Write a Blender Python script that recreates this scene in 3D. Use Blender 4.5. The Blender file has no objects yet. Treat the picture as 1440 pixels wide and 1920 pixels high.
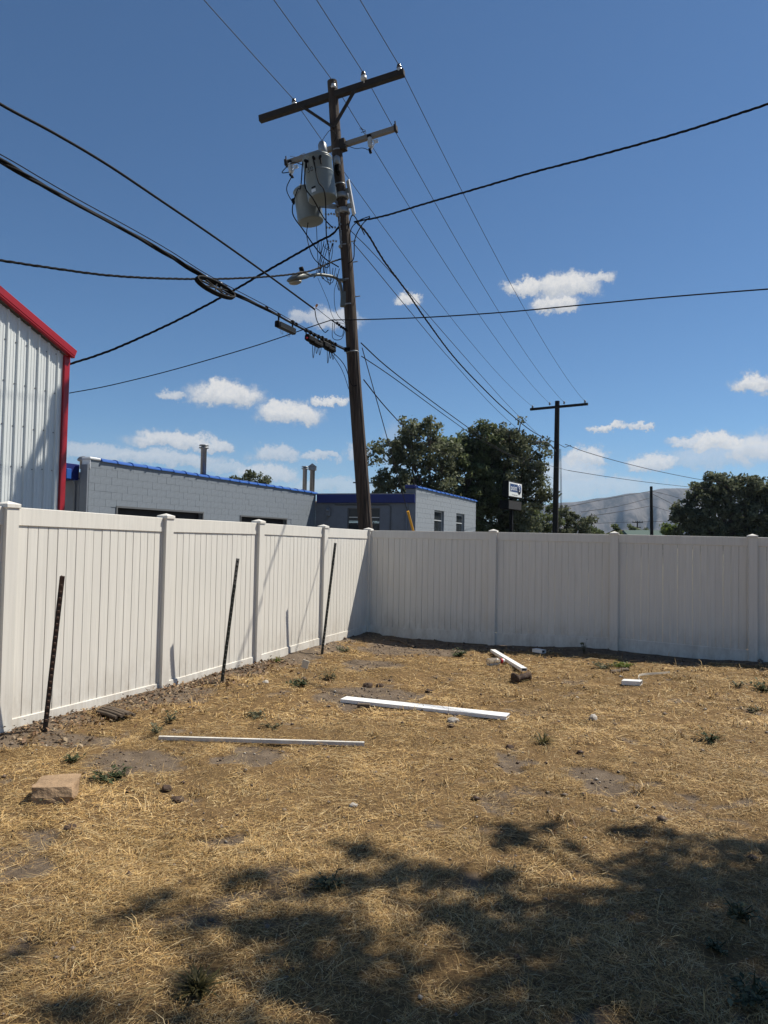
import bpy, bmesh, math, random
import numpy as np
from mathutils import Vector, Matrix, Quaternion

random.seed(7)
RNG = np.random.default_rng(11)
S = bpy.context.scene
COL = S.collection
rad = math.radians

# ------------------------------------------------------------------ camera
EYE = 1.68
cam_d = bpy.data.cameras.new("camera")
cam_d.sensor_fit = 'VERTICAL'
cam_d.sensor_height = 36.0
cam_d.lens = 36.0 * 1350 / 1920
cam_d.clip_start = 0.05
cam_d.clip_end = 20000
cam = bpy.data.objects.new("camera", cam_d)
COL.objects.link(cam)
PITCH, ROLL = rad(2.2), rad(1.1)
fwd = Vector((0, math.cos(PITCH), math.sin(PITCH)))
up0 = Vector((0, -math.sin(PITCH), math.cos(PITCH)))
rt0 = Vector((1, 0, 0))
rt = math.cos(ROLL) * rt0 + math.sin(ROLL) * up0
upv = -math.sin(ROLL) * rt0 + math.cos(ROLL) * up0
m = Matrix((rt, upv, -fwd)).transposed().to_4x4()
m.translation = (0, 0, EYE)
cam.matrix_world = m
S.camera = cam

# ------------------------------------------------------------------ sun, sky, exposure
SUN = Vector((0.660, 0.262, 1.0)).normalized()      # towards the sun
SUN_EL = math.asin(SUN.z)
SUN_AZ = math.atan2(SUN.x, SUN.y)
sun_d = bpy.data.lights.new("sun", 'SUN')
sun_d.energy = 5.0
sun_d.angle = rad(0.53)
sun_d.color = (1.0, 0.935, 0.82)
sun = bpy.data.objects.new("sun", sun_d)
COL.objects.link(sun)
sun.rotation_mode = 'QUATERNION'
sun.rotation_quaternion = (-SUN).to_track_quat('-Z', 'Y')
sun.location = SUN * 60

S.view_settings.view_transform = 'Standard'
S.view_settings.look = 'None'
S.view_settings.gamma = 1.0
S.view_settings.use_curve_mapping = False
S.view_settings.exposure = 0.40
S.cycles.use_denoising = True
S.cycles.max_bounces = 8
S.cycles.transparent_max_bounces = 12
S.cycles.volume_bounces = 1
S.cycles.caustics_reflective = False
S.cycles.caustics_refractive = False

SKY_STRENGTH = 0.068
CLOUD_STRENGTH = 0.58
# measured places in metres (x right, y away, z up)
K = {
    'prim_0': [(-2.027,14.55,10.732),(9.403,46.0,10.425)],
    'prim_1': [(-1.197,14.15,10.883),(10.384,45.5,10.556)],
    'prim_2': [(-0.578,13.9,10.905),(11.15,44.9,10.524)],
    'prim_3': [(0.124,13.72,10.949),(12.206,44.0,10.437)],
    'back_0': (-3.138,11.492,10.475),
    'back_1': (-2.039,11.871,10.789),
    'back_2': (-1.294,12.008,10.909),
    'back_3': (-0.578,11.96,10.887),
    'wire_drop_right_upper': [(-0.708,14.15,8.011),(-0.11,13.703,7.938),(0.681,13.112,7.924),(1.579,12.44,7.899),(2.392,11.832,7.877),(3.13,11.28,7.83),(3.804,10.777,7.796),(4.421,10.315,7.781),(5.202,9.731,7.802),(6.18,9.0,7.838)],
    'wire_drop_right_lower': [(-1.114,14.05,5.99),(-0.376,13.609,5.879),(0.709,12.961,5.739),(2.032,12.171,5.61),(3.203,11.471,5.531),(4.248,10.847,5.46),(5.421,10.146,5.36),(6.502,9.5,5.254)],
    'wire_drop_left_lower': [(-1.114,14.05,5.99),(-1.497,14.116,5.874),(-1.98,14.199,5.718),(-2.632,14.311,5.521),(-3.518,14.463,5.283),(-4.65,14.657,5.002),(-5.813,14.857,4.757),(-6.647,15.0,4.625)],
    'wire_cable_left_upper': [(-1.419,13.8,6.116),(-2.075,12.094,6.158),(-2.637,10.629,6.175),(-3.08,9.478,6.168),(-3.437,8.549,6.155),(-3.73,7.785,6.098),(-3.976,7.146,6.023),(-4.224,6.5,6.007)],
    'wire_bundle': [(-0.821,14.1,5.425),(-1.243,13.151,5.392),(-1.662,12.207,5.383),(-1.963,11.528,5.388),(-2.344,10.671,5.369),(-2.626,10.038,5.371),(-2.898,9.425,5.41),(-3.177,8.798,5.422),(-3.516,8.033,5.417),(-3.722,7.571,5.426),(-3.93,7.103,5.437),(-4.198,6.5,5.402)],
    'wire_triplex_left': [(-0.947,14.15,7.26),(-1.136,13.872,7.073),(-1.447,13.411,6.734),(-1.82,12.86,6.439),(-2.273,12.19,6.134),(-2.808,11.398,5.805),(-3.388,10.54,5.488),(-3.887,9.802,5.251),(-4.323,9.158,5.094),(-4.705,8.593,4.969),(-5.106,8.0,4.85)],
    'wire_triplex_far_left': [(-1.153,14.2,7.764),(-1.383,14.172,7.628),(-1.797,14.121,7.351),(-2.513,14.034,6.874),(-3.118,13.96,6.463),(-4.013,13.851,5.904),(-4.894,13.743,5.417),(-5.569,13.661,5.092),(-6.066,13.6,4.892)],
    'wire_triplex_far': [(-0.67,14.25,8.057),(-0.447,14.857,8.06),(-0.107,15.781,7.874),(0.413,17.196,7.733),(1.034,18.886,7.508),(2.0,21.517,7.246),(3.269,24.968,7.142),(5.012,29.713,7.13),(7.56,36.645,7.33),(10.63,45.0,8.004)],
    'wire_neutral_a': [(-0.781,14.2,7.858),(-0.339,15.4,7.884),(0.418,17.456,7.851),(2.022,21.807,7.7),(5.071,30.083,7.491),(7.647,37.074,7.507),(10.568,45.0,7.566)],
    'wire_neutral_b': [(-0.723,14.2,7.61),(-0.331,15.275,7.543),(0.423,17.344,7.39),(2.024,21.734,7.106),(5.09,30.144,6.847),(10.505,45.0,7.094)],
    'wire_tele_a': [(-0.523,14.25,5.599),(-0.061,15.433,5.469),(0.723,17.442,5.36),(2.148,21.09,5.221),(3.984,25.792,5.091),(5.659,30.082,5.228),(11.484,45.0,6.24)],
    'wire_tele_b': [(-0.507,14.25,5.331),(0.183,16.17,5.326),(1.793,20.646,5.233),(3.265,24.738,5.199),(5.928,32.141,5.373),(10.553,45.0,5.719)],
    'wire_drop_tree': [(-0.455,14.25,4.859),(-0.047,16.55,4.785),(0.548,19.911,4.8),(1.439,24.944,5.006),(4.106,40.0,6.212)],
    'wire_guy': [(-0.5,14.25,5.503),(0.681,16.5,1.862)],
    'wire_far_a': [(11.301,45.0,7.882),(13.293,47.307,7.697),(17.311,51.96,7.566),(22.986,58.532,7.548),(30.294,66.996,7.725),(41.522,80.0,8.227)],
    'wire_far_b': [(11.484,45.0,6.24),(15.552,50.006,6.354),(21.019,56.734,6.583),(31.473,69.601,7.183),(48.048,90.0,8.2)],
    'wire_far_left_0': [(11.948,52.0,4.023),(18.856,62.064,5.487),(27.734,75.0,7.267)],
    'wire_far_left_1': [(14.263,52.0,3.952),(20.376,62.477,4.982),(27.682,75.0,6.541)],
    'wire_far_left_2': [(14.843,52.0,3.654),(21.061,63.135,4.604),(27.686,75.0,5.706)],
    'wire_far_right_0': [(27.957,75.0,7.272),(32.377,80.891,7.212),(42.963,95.0,6.86)],
    'wire_far_right_1': [(27.958,75.0,6.993),(33.698,82.649,6.116),(42.967,95.0,4.394)],
    'wire_far_right_2': [(27.965,75.0,5.711),(33.7,82.647,5.38),(42.966,95.0,5.309)],
    'wire_far_low': [(35.609,150.0,5.346),(47.831,150.0,6.136),(60.058,150.0,6.705)],
    'pole': [(-1.212,14.2,10.904),(-1.083,14.2,9.455),(-0.845,14.2,7.336),(-0.647,14.2,4.973),(-0.363,14.2,1.955)],
    'pole_ends': [(-0.178,14.2,0.0),(-1.212,14.2,10.904)],
    'pole2': [(10.769,45.2,2.283),(10.82,45.2,10.643)],
    'arm1': [(-2.753,14.72,10.402),(0.23,13.68,10.775)],
    'arm2': [(-2.156,14.6,9.418),(0.085,13.78,9.716)],
    'tr1': [(-1.265,13.72,8.291),(-1.488,13.72,8.994)],
    'tr1_bot': (-1.311,13.78,8.266),
    'tr1_top': (-1.484,13.78,9.026),
    'tr2_bot': (-1.609,14.5,8.139),
    'tr2_top': (-1.754,14.5,8.748),
    'plate_top': (-0.85,14.1,8.83),
    'plate_bot': (-0.708,14.1,8.129),
    'lamp_base': (-0.921,14.15,6.54),
    'lamp_b1': (-0.965,14.1,6.757),
    'lamp_b2': (-1.066,14.0,6.826),
    'lamp_b3': (-1.322,13.7,6.762),
    'lamp_tip': (-1.529,13.45,6.644),
    'lamp_head': (-1.842,13.1,6.429),
    'J': (-1.114,14.05,5.99),
    'leaf': (-1.405,13.85,6.164),
    'wheel_a': (-2.705,9.86,5.303),
    'wheel_b': (-2.36,10.636,5.349),
    'spl_a': (-1.819,11.853,5.326),
    'spl_b': (-1.633,12.273,5.339),
    'box_a': (-1.447,12.69,5.324),
    'box_b': (-1.208,13.229,5.324),
    'box_c': (-1.209,13.227,5.354),
    'box_d': (-1.003,13.691,5.364),
    'postL': [(-3.11,5.969,-0.009,1.942),(-2.361,7.801,-0.037,1.919),(-1.655,9.525,-0.018,1.919),(-0.946,11.259,0.004,1.9),(-0.272,12.905,0.001,1.891)],
    'postR': [(-0.272,12.911,0.001,1.893),(1.843,12.114,0.02,1.893),(3.666,11.428,0.059,1.884),(5.5,10.737,-0.0,1.872)],
    'tpost': [((-2.79,6.065,0.036),(-2.647,5.967,1.329)),((-1.803,8.239,0.072),(-1.646,8.175,1.436)),((-0.862,10.54,0.096),(-0.698,10.492,1.619))],
    'g_stone_fl': (-2.098,4.444),
    'g_stone_fr': (-1.914,4.506),
    'g_stone_br': (-1.935,4.709),
    'g_plank_a': (-0.407,7.57),
    'g_plank_b': (1.214,6.914),
    'g_plank_a2': (-0.372,7.752),
    'g_plank_b2': (1.248,7.084),
    'g_thin_a': (-1.82,6.008),
    'g_thin_b': (-0.126,5.999),
    'g_diag_a': (1.712,11.135),
    'g_diag_b': (1.844,9.334),
    'g_log_a': (1.634,8.822),
    'g_log_b': (1.881,9.016),
    'g_jug_a': (1.442,9.881),
    'g_jug_b': (1.619,9.985),
    'g_small_a': (2.38,11.271),
    'g_small_b': (2.497,11.126),
    'g_hol_a': (2.942,8.818),
    'g_hol_b': (3.129,8.707),
    'g_strip_b': (3.791,9.536),
    'g_card': (-0.945,9.045),
    'g_stick_a': (3.04,9.534),
    'g_stick_b': (3.312,9.757),
    'g_chunk_a': (-2.569,6.782),
    'g_chunk_b': (-2.301,6.604),
    'g_block': (-0.168,7.373),
    'g_twig_a': (0.242,12.364),
    'g_twig_b': (0.527,11.594),
    'weeds': [(2.852,6.299),(1.383,6.165),(4.466,8.464),(-1.847,5.003),(-2.226,5.332),(-1.392,9.733),(-0.562,10.905),(-0.948,8.288),(-0.621,8.799),(1.17,10.811),(3.019,9.929),(3.351,10.049),(-1.176,6.892),(-0.96,6.479),(-1.92,6.672),(-1.898,6.199),(-0.221,3.587),(-0.662,2.753),(1.62,3.285),(1.412,2.754),(1.425,3.069),(-2.014,4.501),(4.24,8.624),(1.048,8.327),(3.118,11.15),(-0.078,10.709),(3.811,7.398),(2.707,7.423)],
    'patches': [(-1.766,5.45,0.39,0.49),(-0.943,5.623,0.24,0.3),(-1.864,4.011,0.21,0.24),(-0.138,7.988,0.64,0.56),(0.225,11.383,0.58,0.91),(-0.515,12.596,0.55,0.55),(1.56,5.316,0.22,0.19),(1.892,5.128,0.17,0.11),(2.447,4.926,0.09,0.08),(-2.587,5.971,0.51,0.18),(-2.144,7.622,0.43,0.3),(-1.296,10.091,0.44,0.44),(2.51,11.974,2.9,0.63),(4.708,10.935,1.34,0.63),(-0.936,4.163,0.15,0.09),(1.032,5.667,0.1,0.14),(-1.288,4.648,0.1,0.09),(0.864,11.189,0.41,0.66),(-0.176,9.785,0.43,0.33),(-1.697,3.61,0.15,0.11),(2.125,4.929,0.15,0.08)],
    'clods': [(-1.394,4.798),(-1.261,4.603),(-0.16,4.624),(0.689,6.833),(2.05,6.999),(1.082,6.049),(-2.101,8.718),(-1.317,8.314),(-0.148,8.457),(-0.011,8.501),(0.549,8.28),(-0.082,5.364),(-1.738,4.125),(-1.681,5.195)],
    'clouds': [(10.91,19.35,1.73,0.68,0.9),(14.06,19.26,2.48,1.01,0.95),(13.39,18.01,1.93,0.69,0.95),(16.3,19.71,1.26,0.48,0.75),(1.73,18.65,0.99,0.47,0.8),(-6.49,16.99,1.44,0.59,0.55),(-4.15,16.94,2.05,0.79,0.65),(27.1,11.38,1.41,0.66,0.95),(17.25,8.76,1.24,0.32,0.8),(19.25,8.78,0.98,0.28,0.75),(20.51,5.94,1.77,0.79,0.75),(24.86,7.38,1.9,0.76,0.85),(22.89,7.45,1.43,0.39,0.7),(27.26,6.79,1.98,1.2,0.75),(24.86,6.3,3.74,1.0,0.45),(15.5,6.41,1.76,0.81,0.75),(14.12,5.28,2.77,1.07,0.6),(16.11,4.25,4.22,0.9,0.5),(12.52,3.84,2.41,1.03,0.5),(-12.57,10.8,2.71,0.97,0.95),(-13.0,11.34,1.22,0.72,0.9),(-7.66,9.57,2.53,0.95,0.95),(-8.42,10.03,1.26,0.66,0.9),(-16.58,10.69,1.1,0.4,0.65),(-4.56,10.84,1.28,0.37,0.8),(-16.27,7.09,3.59,0.69,0.75),(-13.08,6.93,1.22,0.57,0.7),(-17.41,5.74,4.76,0.64,0.6),(-21.58,6.06,2.62,0.63,0.55),(-8.75,6.41,1.88,0.67,0.6),(-5.18,6.4,1.69,0.38,0.6),(-9.33,4.92,2.5,0.83,0.65),(-11.81,5.25,2.47,0.58,0.5),(-4.07,4.11,3.82,0.76,0.45),(-2.13,6.81,1.02,0.76,0.55),(0.98,6.45,1.28,2.52,0.25),(18.82,3.84,4.8,0.88,0.35)],
    'ridge': [(404.766,2600.0,105.481),(510.524,2600.0,128.741),(616.395,2600.0,148.154),(732.021,2600.0,161.968),(828.344,2600.0,183.148),(905.48,2600.0,194.3),(982.651,2600.0,203.521),(1059.842,2600.0,212.744),(1156.377,2600.0,216.537),(1310.853,2600.0,207.9),(1465.38,2600.0,236.032),(1697.246,2600.0,250.176),(2083.382,2600.0,228.568),(2662.03,2600.0,191.347)],
    'm_p3_top': (27.843,75.0,7.772),
    'm_p3_bot': (27.924,75.0,2.707),
    'm_p4_top': (59.876,170.0,7.217),
    'm_vent1_bot': (-5.94,23.5,3.726),
    'm_vent1_top': (-5.966,23.5,4.637),
    'm_vent2_bot': (-3.445,31.0,3.726),
    'm_vent2_top': (-3.468,31.0,4.741),
    'm_vent3_bot': (-3.172,31.5,3.718),
    'm_vent3_top': (-3.198,31.5,4.867),
    'm_sign_fl': (7.747,45.0,5.565),
    'm_sign_fb': (7.76,45.0,4.527),
    'm_sign_rt': (9.021,47.1,5.483),
    'm_sign_post': (8.111,45.5,2.235),
    'm_lamp2': (9.183,44.0,7.807),
    'm_dome': (-8.121,20.5,3.943),
    'm_far_pole': (-2.276,85.0,8.439),
    'm_guard_a': (0.54,16.2,2.313),
    'm_guard_b': (0.693,16.5,1.862),
    'shade': [(0.79,4.21,0.15,1),(1.03,4.42,0.08,0.8),(1.07,4.05,0.1,0.6),(1.5,4.28,0.19,0.75),(1.68,4.21,0.13,0.7),(1.85,4.08,0.14,0.9),(2.09,4.09,0.14,1),(1.52,3.93,0.15,0.8),(2.06,3.76,0.17,1),(-0.08,3.99,0.13,1),(-0.12,3.62,0.16,1),(0.1,3.71,0.14,1),(0.3,3.69,0.13,1),(0.52,3.62,0.16,1.1),(0.62,3.44,0.1,1),(-0.56,3.66,0.16,0.8),(-0.7,3.59,0.09,0.6),(-0.3,3.53,0.12,0.9),(1.41,3.62,0.16,1),(1.65,3.69,0.19,1),(1.81,3.53,0.21,1.1),(1.28,3.73,0.09,0.6),(-1.1,3.25,0.09,0.6),(-1.07,3.37,0.05,0.4),(-0.72,3.25,0.12,1),(-0.54,3.19,0.14,1),(-0.36,3.24,0.14,1),(-0.2,3.26,0.11,0.9),(0.3,3.33,0.12,1),(0.41,3.2,0.16,1),(0.55,3.12,0.14,1),(0.78,3.21,0.16,1),(0.97,3.31,0.15,1),(1.02,3.09,0.18,1.1),(1.28,3.23,0.19,1.1),(1.47,3.15,0.21,1.2),(1.68,3.12,0.21,1.2),(-0.29,2.83,0.12,0.8),(-0.11,2.84,0.12,0.8),(0.03,2.71,0.14,0.9),(-0.31,3.01,0.11,0.9),(-0.12,3.02,0.11,0.9),(0.18,2.95,0.11,0.6),(0.61,2.86,0.17,1),(0.4,2.82,0.12,0.8),(0.79,2.83,0.19,1.1),(1.01,2.81,0.21,1.2),(1.22,2.78,0.2,1.2),(1.43,2.75,0.22,1.2),(-1.04,2.62,0.11,0.6),(-1.14,2.59,0.09,0.5),(-1.44,2.95,0.07,0.4),(-0.68,2.82,0.1,0.6),(-0.68,2.6,0.11,0.5),(-0.44,2.61,0.11,0.5),(0.28,2.6,0.15,0.9),(0.52,2.58,0.17,1),(-0.15,2.53,0.15,0.7),(2.11,3.44,0.31,1.2),(1.84,2.83,0.31,1.2),(2.51,4.04,0.27,1.1),(2.5,3.46,0.39,1.2),(-1.02,2.36,0.2,0.6),(-0.51,2.35,0.2,0.8),(0.17,2.32,0.23,1),(0.84,2.34,0.27,1.2),(1.44,2.35,0.31,1.2)],
}

# ------------------------------------------------------------------ node helpers
class NT:
    """small wrapper that makes writing node trees short"""
    def __init__(self, tree):
        self.t = tree
        self.n = tree.nodes
    def new(self, kind, **kw):
        nd = self.n.new(kind)
        for k, v in kw.items():
            setattr(nd, k, v)
        return nd
    def put(self, sock, v):
        if isinstance(v, bpy.types.NodeSocket):
            self.t.links.new(v, sock)
        elif v is not None:
            if hasattr(sock.default_value, '__len__') and not hasattr(v, '__len__'):
                v = (v,) * len(sock.default_value)
            if hasattr(v, '__len__') and len(sock.default_value) == 4 and len(v) == 3:
                v = (*v, 1)
            sock.default_value = v
    def math(self, op, a, b=None, c=None, clamp=False):
        nd = self.new('ShaderNodeMath', operation=op, use_clamp=clamp)
        for s, v in zip(nd.inputs, (a, b, c)):
            self.put(s, v)
        return nd.outputs[0]
    def vmath(self, op, a, b=None, scale=None):
        nd = self.new('ShaderNodeVectorMath', operation=op)
        self.put(nd.inputs[0], a)
        if b is not None:
            self.put(nd.inputs[1], b)
        if scale is not None:
            self.put(nd.inputs['Scale'], scale)
        return nd.outputs['Value'] if op in ('LENGTH', 'DOT_PRODUCT') else nd.outputs['Vector']
    def noise(self, vec, scale, detail=4, rough=0.55, dist=0.0, color=False):
        nd = self.new('ShaderNodeTexNoise')
        if vec is not None:
            self.put(nd.inputs['Vector'], vec)
        nd.inputs['Scale'].default_value = scale
        nd.inputs['Detail'].default_value = detail
        nd.inputs['Roughness'].default_value = rough
        nd.inputs['Distortion'].default_value = dist
        return nd.outputs['Color' if color else 'Fac']
    def range(self, v, a, b, c=0.0, d=1.0, smooth=False):
        nd = self.new('ShaderNodeMapRange', clamp=True)
        nd.interpolation_type = 'SMOOTHSTEP' if smooth else 'LINEAR'
        for s, x in zip(nd.inputs, (v, a, b, c, d)):
            self.put(s, x)
        return nd.outputs[0]
    def mix(self, f, a, b, mode='MIX'):
        nd = self.new('ShaderNodeMix', data_type='RGBA', blend_type=mode)
        self.put(nd.inputs[0], f)
        self.put(nd.inputs[6], a)
        self.put(nd.inputs[7], b)
        return nd.outputs[2]
    def bump(self, h, strength=0.3, dist=0.01):
        nd = self.new('ShaderNodeBump')
        nd.inputs['Strength'].default_value = strength
        nd.inputs['Distance'].default_value = dist
        self.put(nd.inputs['Height'], h)
        return nd.outputs[0]
    def xyz(self, v):
        nd = self.new('ShaderNodeSeparateXYZ')
        self.put(nd.inputs[0], v)
        return nd.outputs
    def comb(self, x, y, z):
        nd = self.new('ShaderNodeCombineXYZ')
        for s, v in zip(nd.inputs, (x, y, z)):
            self.put(s, v)
        return nd.outputs[0]

# ------------------------------------------------------------------ world: sky and fair-weather clouds
W = bpy.data.worlds.new("World")
S.world = W
W.use_nodes = True
W.node_tree.nodes.clear()
w = NT(W.node_tree)
sky = w.new('ShaderNodeTexSky', sky_type='NISHITA')
sky.sun_disc = False
sky.sun_elevation = SUN_EL
sky.sun_rotation = SUN_AZ
sky.altitude = 1400
sky.air_density = 1.0
sky.dust_density = 0.35
sky.ozone_density = 3.2
tc = w.new('ShaderNodeTexCoord')
dx, dy, dz = w.xyz(tc.outputs['Generated'])
az = w.math('MULTIPLY', w.math('ARCTAN2', dx, dy), 180 / math.pi)
el = w.math('MULTIPLY', w.math('ARCSINE', dz), 180 / math.pi)
p0 = w.comb(az, el, 0.0)
warp = w.noise(p0, 0.75, 5, 0.6, color=True)
warp2 = w.noise(p0, 2.6, 4, 0.6, color=True)
off = w.vmath('MULTIPLY', w.vmath('SUBTRACT', warp, (0.5, 0.5, 0.5)), (2.6, 1.7, 0))
off2 = w.vmath('MULTIPLY', w.vmath('SUBTRACT', warp2, (0.5, 0.5, 0.5)), (0.9, 0.7, 0))
warp3 = w.noise(p0, 8.5, 3, 0.6, color=True)
off3 = w.vmath('MULTIPLY', w.vmath('SUBTRACT', warp3, (0.5, 0.5, 0.5)), (0.42, 0.42, 0))
p1 = w.vmath('ADD', w.vmath('ADD', p0, off), w.vmath('ADD', off2, off3))
total = None
lit = None
for (a0, e0, wa, he, dens) in K['clouds']:
    d = w.vmath('MULTIPLY', w.vmath('SUBTRACT', p1, (a0, e0, 0)), (1 / (wa * 1.12), 1 / (he * 1.25), 0))
    r = w.vmath('LENGTH', d)
    a = w.range(r, 1.16, 0.60, 0.0, min(1.0, dens * 1.22), True)
    v = w.xyz(d)[1]
    a = w.math('MULTIPLY', a, w.range(v, -0.75, -0.30, 0.0, 1.0, True))
    # sun side (upper) of each cloud is brighter than its flat base
    l = w.math('MULTIPLY', a, w.range(v, -0.65, 0.25, 0.0, 1.0))
    total = a if total is None else w.math('MAXIMUM', total, a)
    lit = l if lit is None else w.math('MAXIMUM', lit, l)
# thin veil low over the horizon
veil = w.math('MULTIPLY', w.range(el, 9.0, 0.5, 0.0, 1.0, True), w.range(w.noise(w.vmath('MULTIPLY', p1, (0.10, 0.45, 0)), 1.0, 5, 0.6), 0.40, 0.72, 0.12, 0.70))
total = w.math('MAXIMUM', total, veil, clamp=True)
wisp = w.range(w.noise(p0, 3.2, 4, 0.62), 0.3, 0.7, 0.82, 1.05)
alpha = w.math('MULTIPLY', total, wisp, clamp=True)
ccol = w.mix(lit, (0.56, 0.61, 0.68), (1.0, 0.985, 0.965))
bg1 = w.new('ShaderNodeBackground')
w.put(bg1.inputs[0], w.mix(1.0, sky.outputs[0], (0.71, 0.935, 1.07), 'MULTIPLY'))
bg1.inputs[1].default_value = SKY_STRENGTH
bg2 = w.new('ShaderNodeBackground')
w.put(bg2.inputs[0], ccol)
bg2.inputs[1].default_value = CLOUD_STRENGTH
mx = w.new('ShaderNodeMixShader')
w.put(mx.inputs[0], alpha)
w.t.links.new(bg1.outputs[0], mx.inputs[1])
w.t.links.new(bg2.outputs[0], mx.inputs[2])
wo = w.new('ShaderNodeOutputWorld')
w.t.links.new(mx.outputs[0], wo.inputs[0])

# ------------------------------------------------------------------ object helpers
def tag(o, label=None, cat=None, group=None, kind=None):
    if label: o['label'] = label
    if cat: o['category'] = cat
    if group: o['group'] = group
    if kind: o['kind'] = kind
    return o
def link(name, me, mats, parent=None, loc=None):
    o = bpy.data.objects.new(name, me)
    COL.objects.link(o)
    if me is not None and mats is not None and not me.materials:
        for x in (mats if isinstance(mats, (list, tuple)) else [mats]):
            me.materials.append(x)
    if parent is not None:
        o.parent = parent
    if loc is not None:
        o.location = loc
    return o
def empty(name, loc, label, cat, group=None, rotz=0.0):
    o = bpy.data.objects.new(name, None)
    o.empty_display_size = 0.2
    o.location = loc
    o.rotation_euler.z = rotz
    COL.objects.link(o)
    return tag(o, label, cat, group)

class MB:
    """gathers shapes into one mesh"""
    def __init__(self):
        self.v = []; self.f = []; self.mi = []; self.sm = []
    def add(self, verts, faces, mi=0, smooth=False):
        b = len(self.v)
        self.v.extend(tuple(v) for v in verts)
        for f in faces:
            self.f.append(tuple(i + b for i in f)); self.mi.append(mi); self.sm.append(smooth)
        return self
    def box(self, c, s, axes=None, mi=0, bev=0.0):
        """box centred at c with full sizes s; axes = three unit vectors; bev chamfers all edges a little"""
        c = Vector(c)
        ax = [Vector(a) for a in axes] if axes else [Vector((1, 0, 0)), Vector((0, 1, 0)), Vector((0, 0, 1))]
        hx, hy, hz = s[0] / 2, s[1] / 2, s[2] / 2
        if bev <= 0:
            vs = [c + ax[0] * (hx * i) + ax[1] * (hy * j) + ax[2] * (hz * k) for k in (-1, 1) for j in (-1, 1) for i in (-1, 1)]
            fs = [(0, 2, 3, 1), (4, 5, 7, 6), (0, 1, 5, 4), (2, 6, 7, 3), (0, 4, 6, 2), (1, 3, 7, 5)]
            return self.add(vs, fs, mi)
        bm = bmesh.new()
        bmesh.ops.create_cube(bm, size=1)
        for v in bm.verts:
            v.co = Vector((v.co.x * s[0], v.co.y * s[1], v.co.z * s[2]))
        bmesh.ops.bevel(bm, geom=bm.edges[:], offset=bev, segments=1, affect='EDGES', profile=0.5)
        bm.verts.index_update()
        self.add([c + ax[0] * v.co.x + ax[1] * v.co.y + ax[2] * v.co.z for v in bm.verts], [[v.index for v in f.verts] for f in bm.faces], mi)
        bm.free()
        return self
    def tube(self, pts, r, n=8, mi=0, caps=True, smooth=True):
        pts = [Vector(p) for p in pts]
        if not hasattr(r, '__len__'):
            r = [r] * len(pts)
        rings = []
        ref = None
        for i, p in enumerate(pts):
            t = (pts[min(i + 1, len(pts) - 1)] - pts[max(i - 1, 0)]).normalized()
            if ref is None:
                ref = t.orthogonal().normalized()
            ref = (ref - t * ref.dot(t))
            ref = ref.normalized() if ref.length > 1e-6 else t.orthogonal().normalized()
            b = t.cross(ref)
            rings.append([p + (ref * math.cos(2 * math.pi * k / n) + b * math.sin(2 * math.pi * k / n)) * r[i] for k in range(n)])
        vs = [v for ring in rings for v in ring]
        fs = []
        for i in range(len(pts) - 1):
            for k in range(n):
                a, c2 = i * n + k, i * n + (k + 1) % n
                fs.append((a, c2, c2 + n, a + n))
        self.add(vs, fs, mi, smooth)
        if caps:
            self.add(rings[0], [tuple(reversed(range(n)))], mi)
            self.add(rings[-1], [tuple(range(n))], mi)
        return self
    def lathe(self, base, axis, prof, n=20, mi=0, smooth=True):
        """profile of (radius, height) pairs turned about an axis"""
        base = Vector(base); axis = Vector(axis).normalized()
        return self.tube_rings(base, axis, prof, n, mi, smooth)
    def tube_rings(self, base, axis, prof, n, mi, smooth):
        a = axis.orthogonal().normalized(); b = axis.cross(a)
        vs = []
        for r, h in prof:
            for k in range(n):
                th = 2 * math.pi * k / n
                vs.append(base + axis * h + (a * math.cos(th) + b * math.sin(th)) * max(r, 1e-4))
        fs = []
        for i in range(len(prof) - 1):
            for k in range(n):
                p, q = i * n + k, i * n + (k + 1) % n
                fs.append((p, q, q + n, p + n))
        fs.append(tuple(reversed(range(n))))
        L = (len(prof) - 1) * n
        fs.append(tuple(range(L, L + n)))
        return self.add(vs, fs, mi, smooth)
    def ball(self, c, r, mi=0, sq=(1, 1, 1), n=8):
        prof = [(math.sin(math.pi * i / n) * r, -math.cos(math.pi * i / n) * r) for i in range(n + 1)]
        b = len(self.v)
        self.tube_rings(Vector((0, 0, 0)), Vector((0, 0, 1)), prof, 10, mi, True)
        c = Vector(c)
        for i in range(b, len(self.v)):
            v = self.v[i]
            self.v[i] = (c.x + v[0] * sq[0], c.y + v[1] * sq[1], c.z + v[2] * sq[2])
        return self
    def mesh(self, name, mats=None):
        me = bpy.data.meshes.new(name)
        me.from_pydata([tuple(v) for v in self.v], [], self.f)
        me.polygons.foreach_set('material_index', self.mi)
        me.polygons.foreach_set('use_smooth', self.sm)
        if mats is not None:
            for x in (mats if isinstance(mats, (list, tuple)) else [mats]):
                me.materials.append(x)
        me.update()
        return me
    def obj(self, name, mats, parent=None):
        return link(name, self.mesh(name, mats), None, parent)

def local(o, pts):
    """world points to the frame of an unrotated empty"""
    return [tuple(Vector(p) - o.location) for p in pts]

def spline(pts, per=10):
    """smooth curve through points (Catmull-Rom)"""
    P = [Vector(p) for p in pts]
    if len(P) < 3:
        return [P[0].lerp(P[-1], i / per) for i in range(per + 1)]
    P = [P[0] * 2 - P[1]] + P + [P[-1] * 2 - P[-2]]
    out = []
    for i in range(1, len(P) - 2):
        a, b, c, d = P[i - 1:i + 3]
        for j in range(per):
            t = j / per
            out.append(0.5 * ((2 * b) + (c - a) * t + (2 * a - 5 * b + 4 * c - d) * t * t + (3 * b - a - 3 * c + d) * t ** 3))
    out.append(P[-2])
    return out

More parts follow.
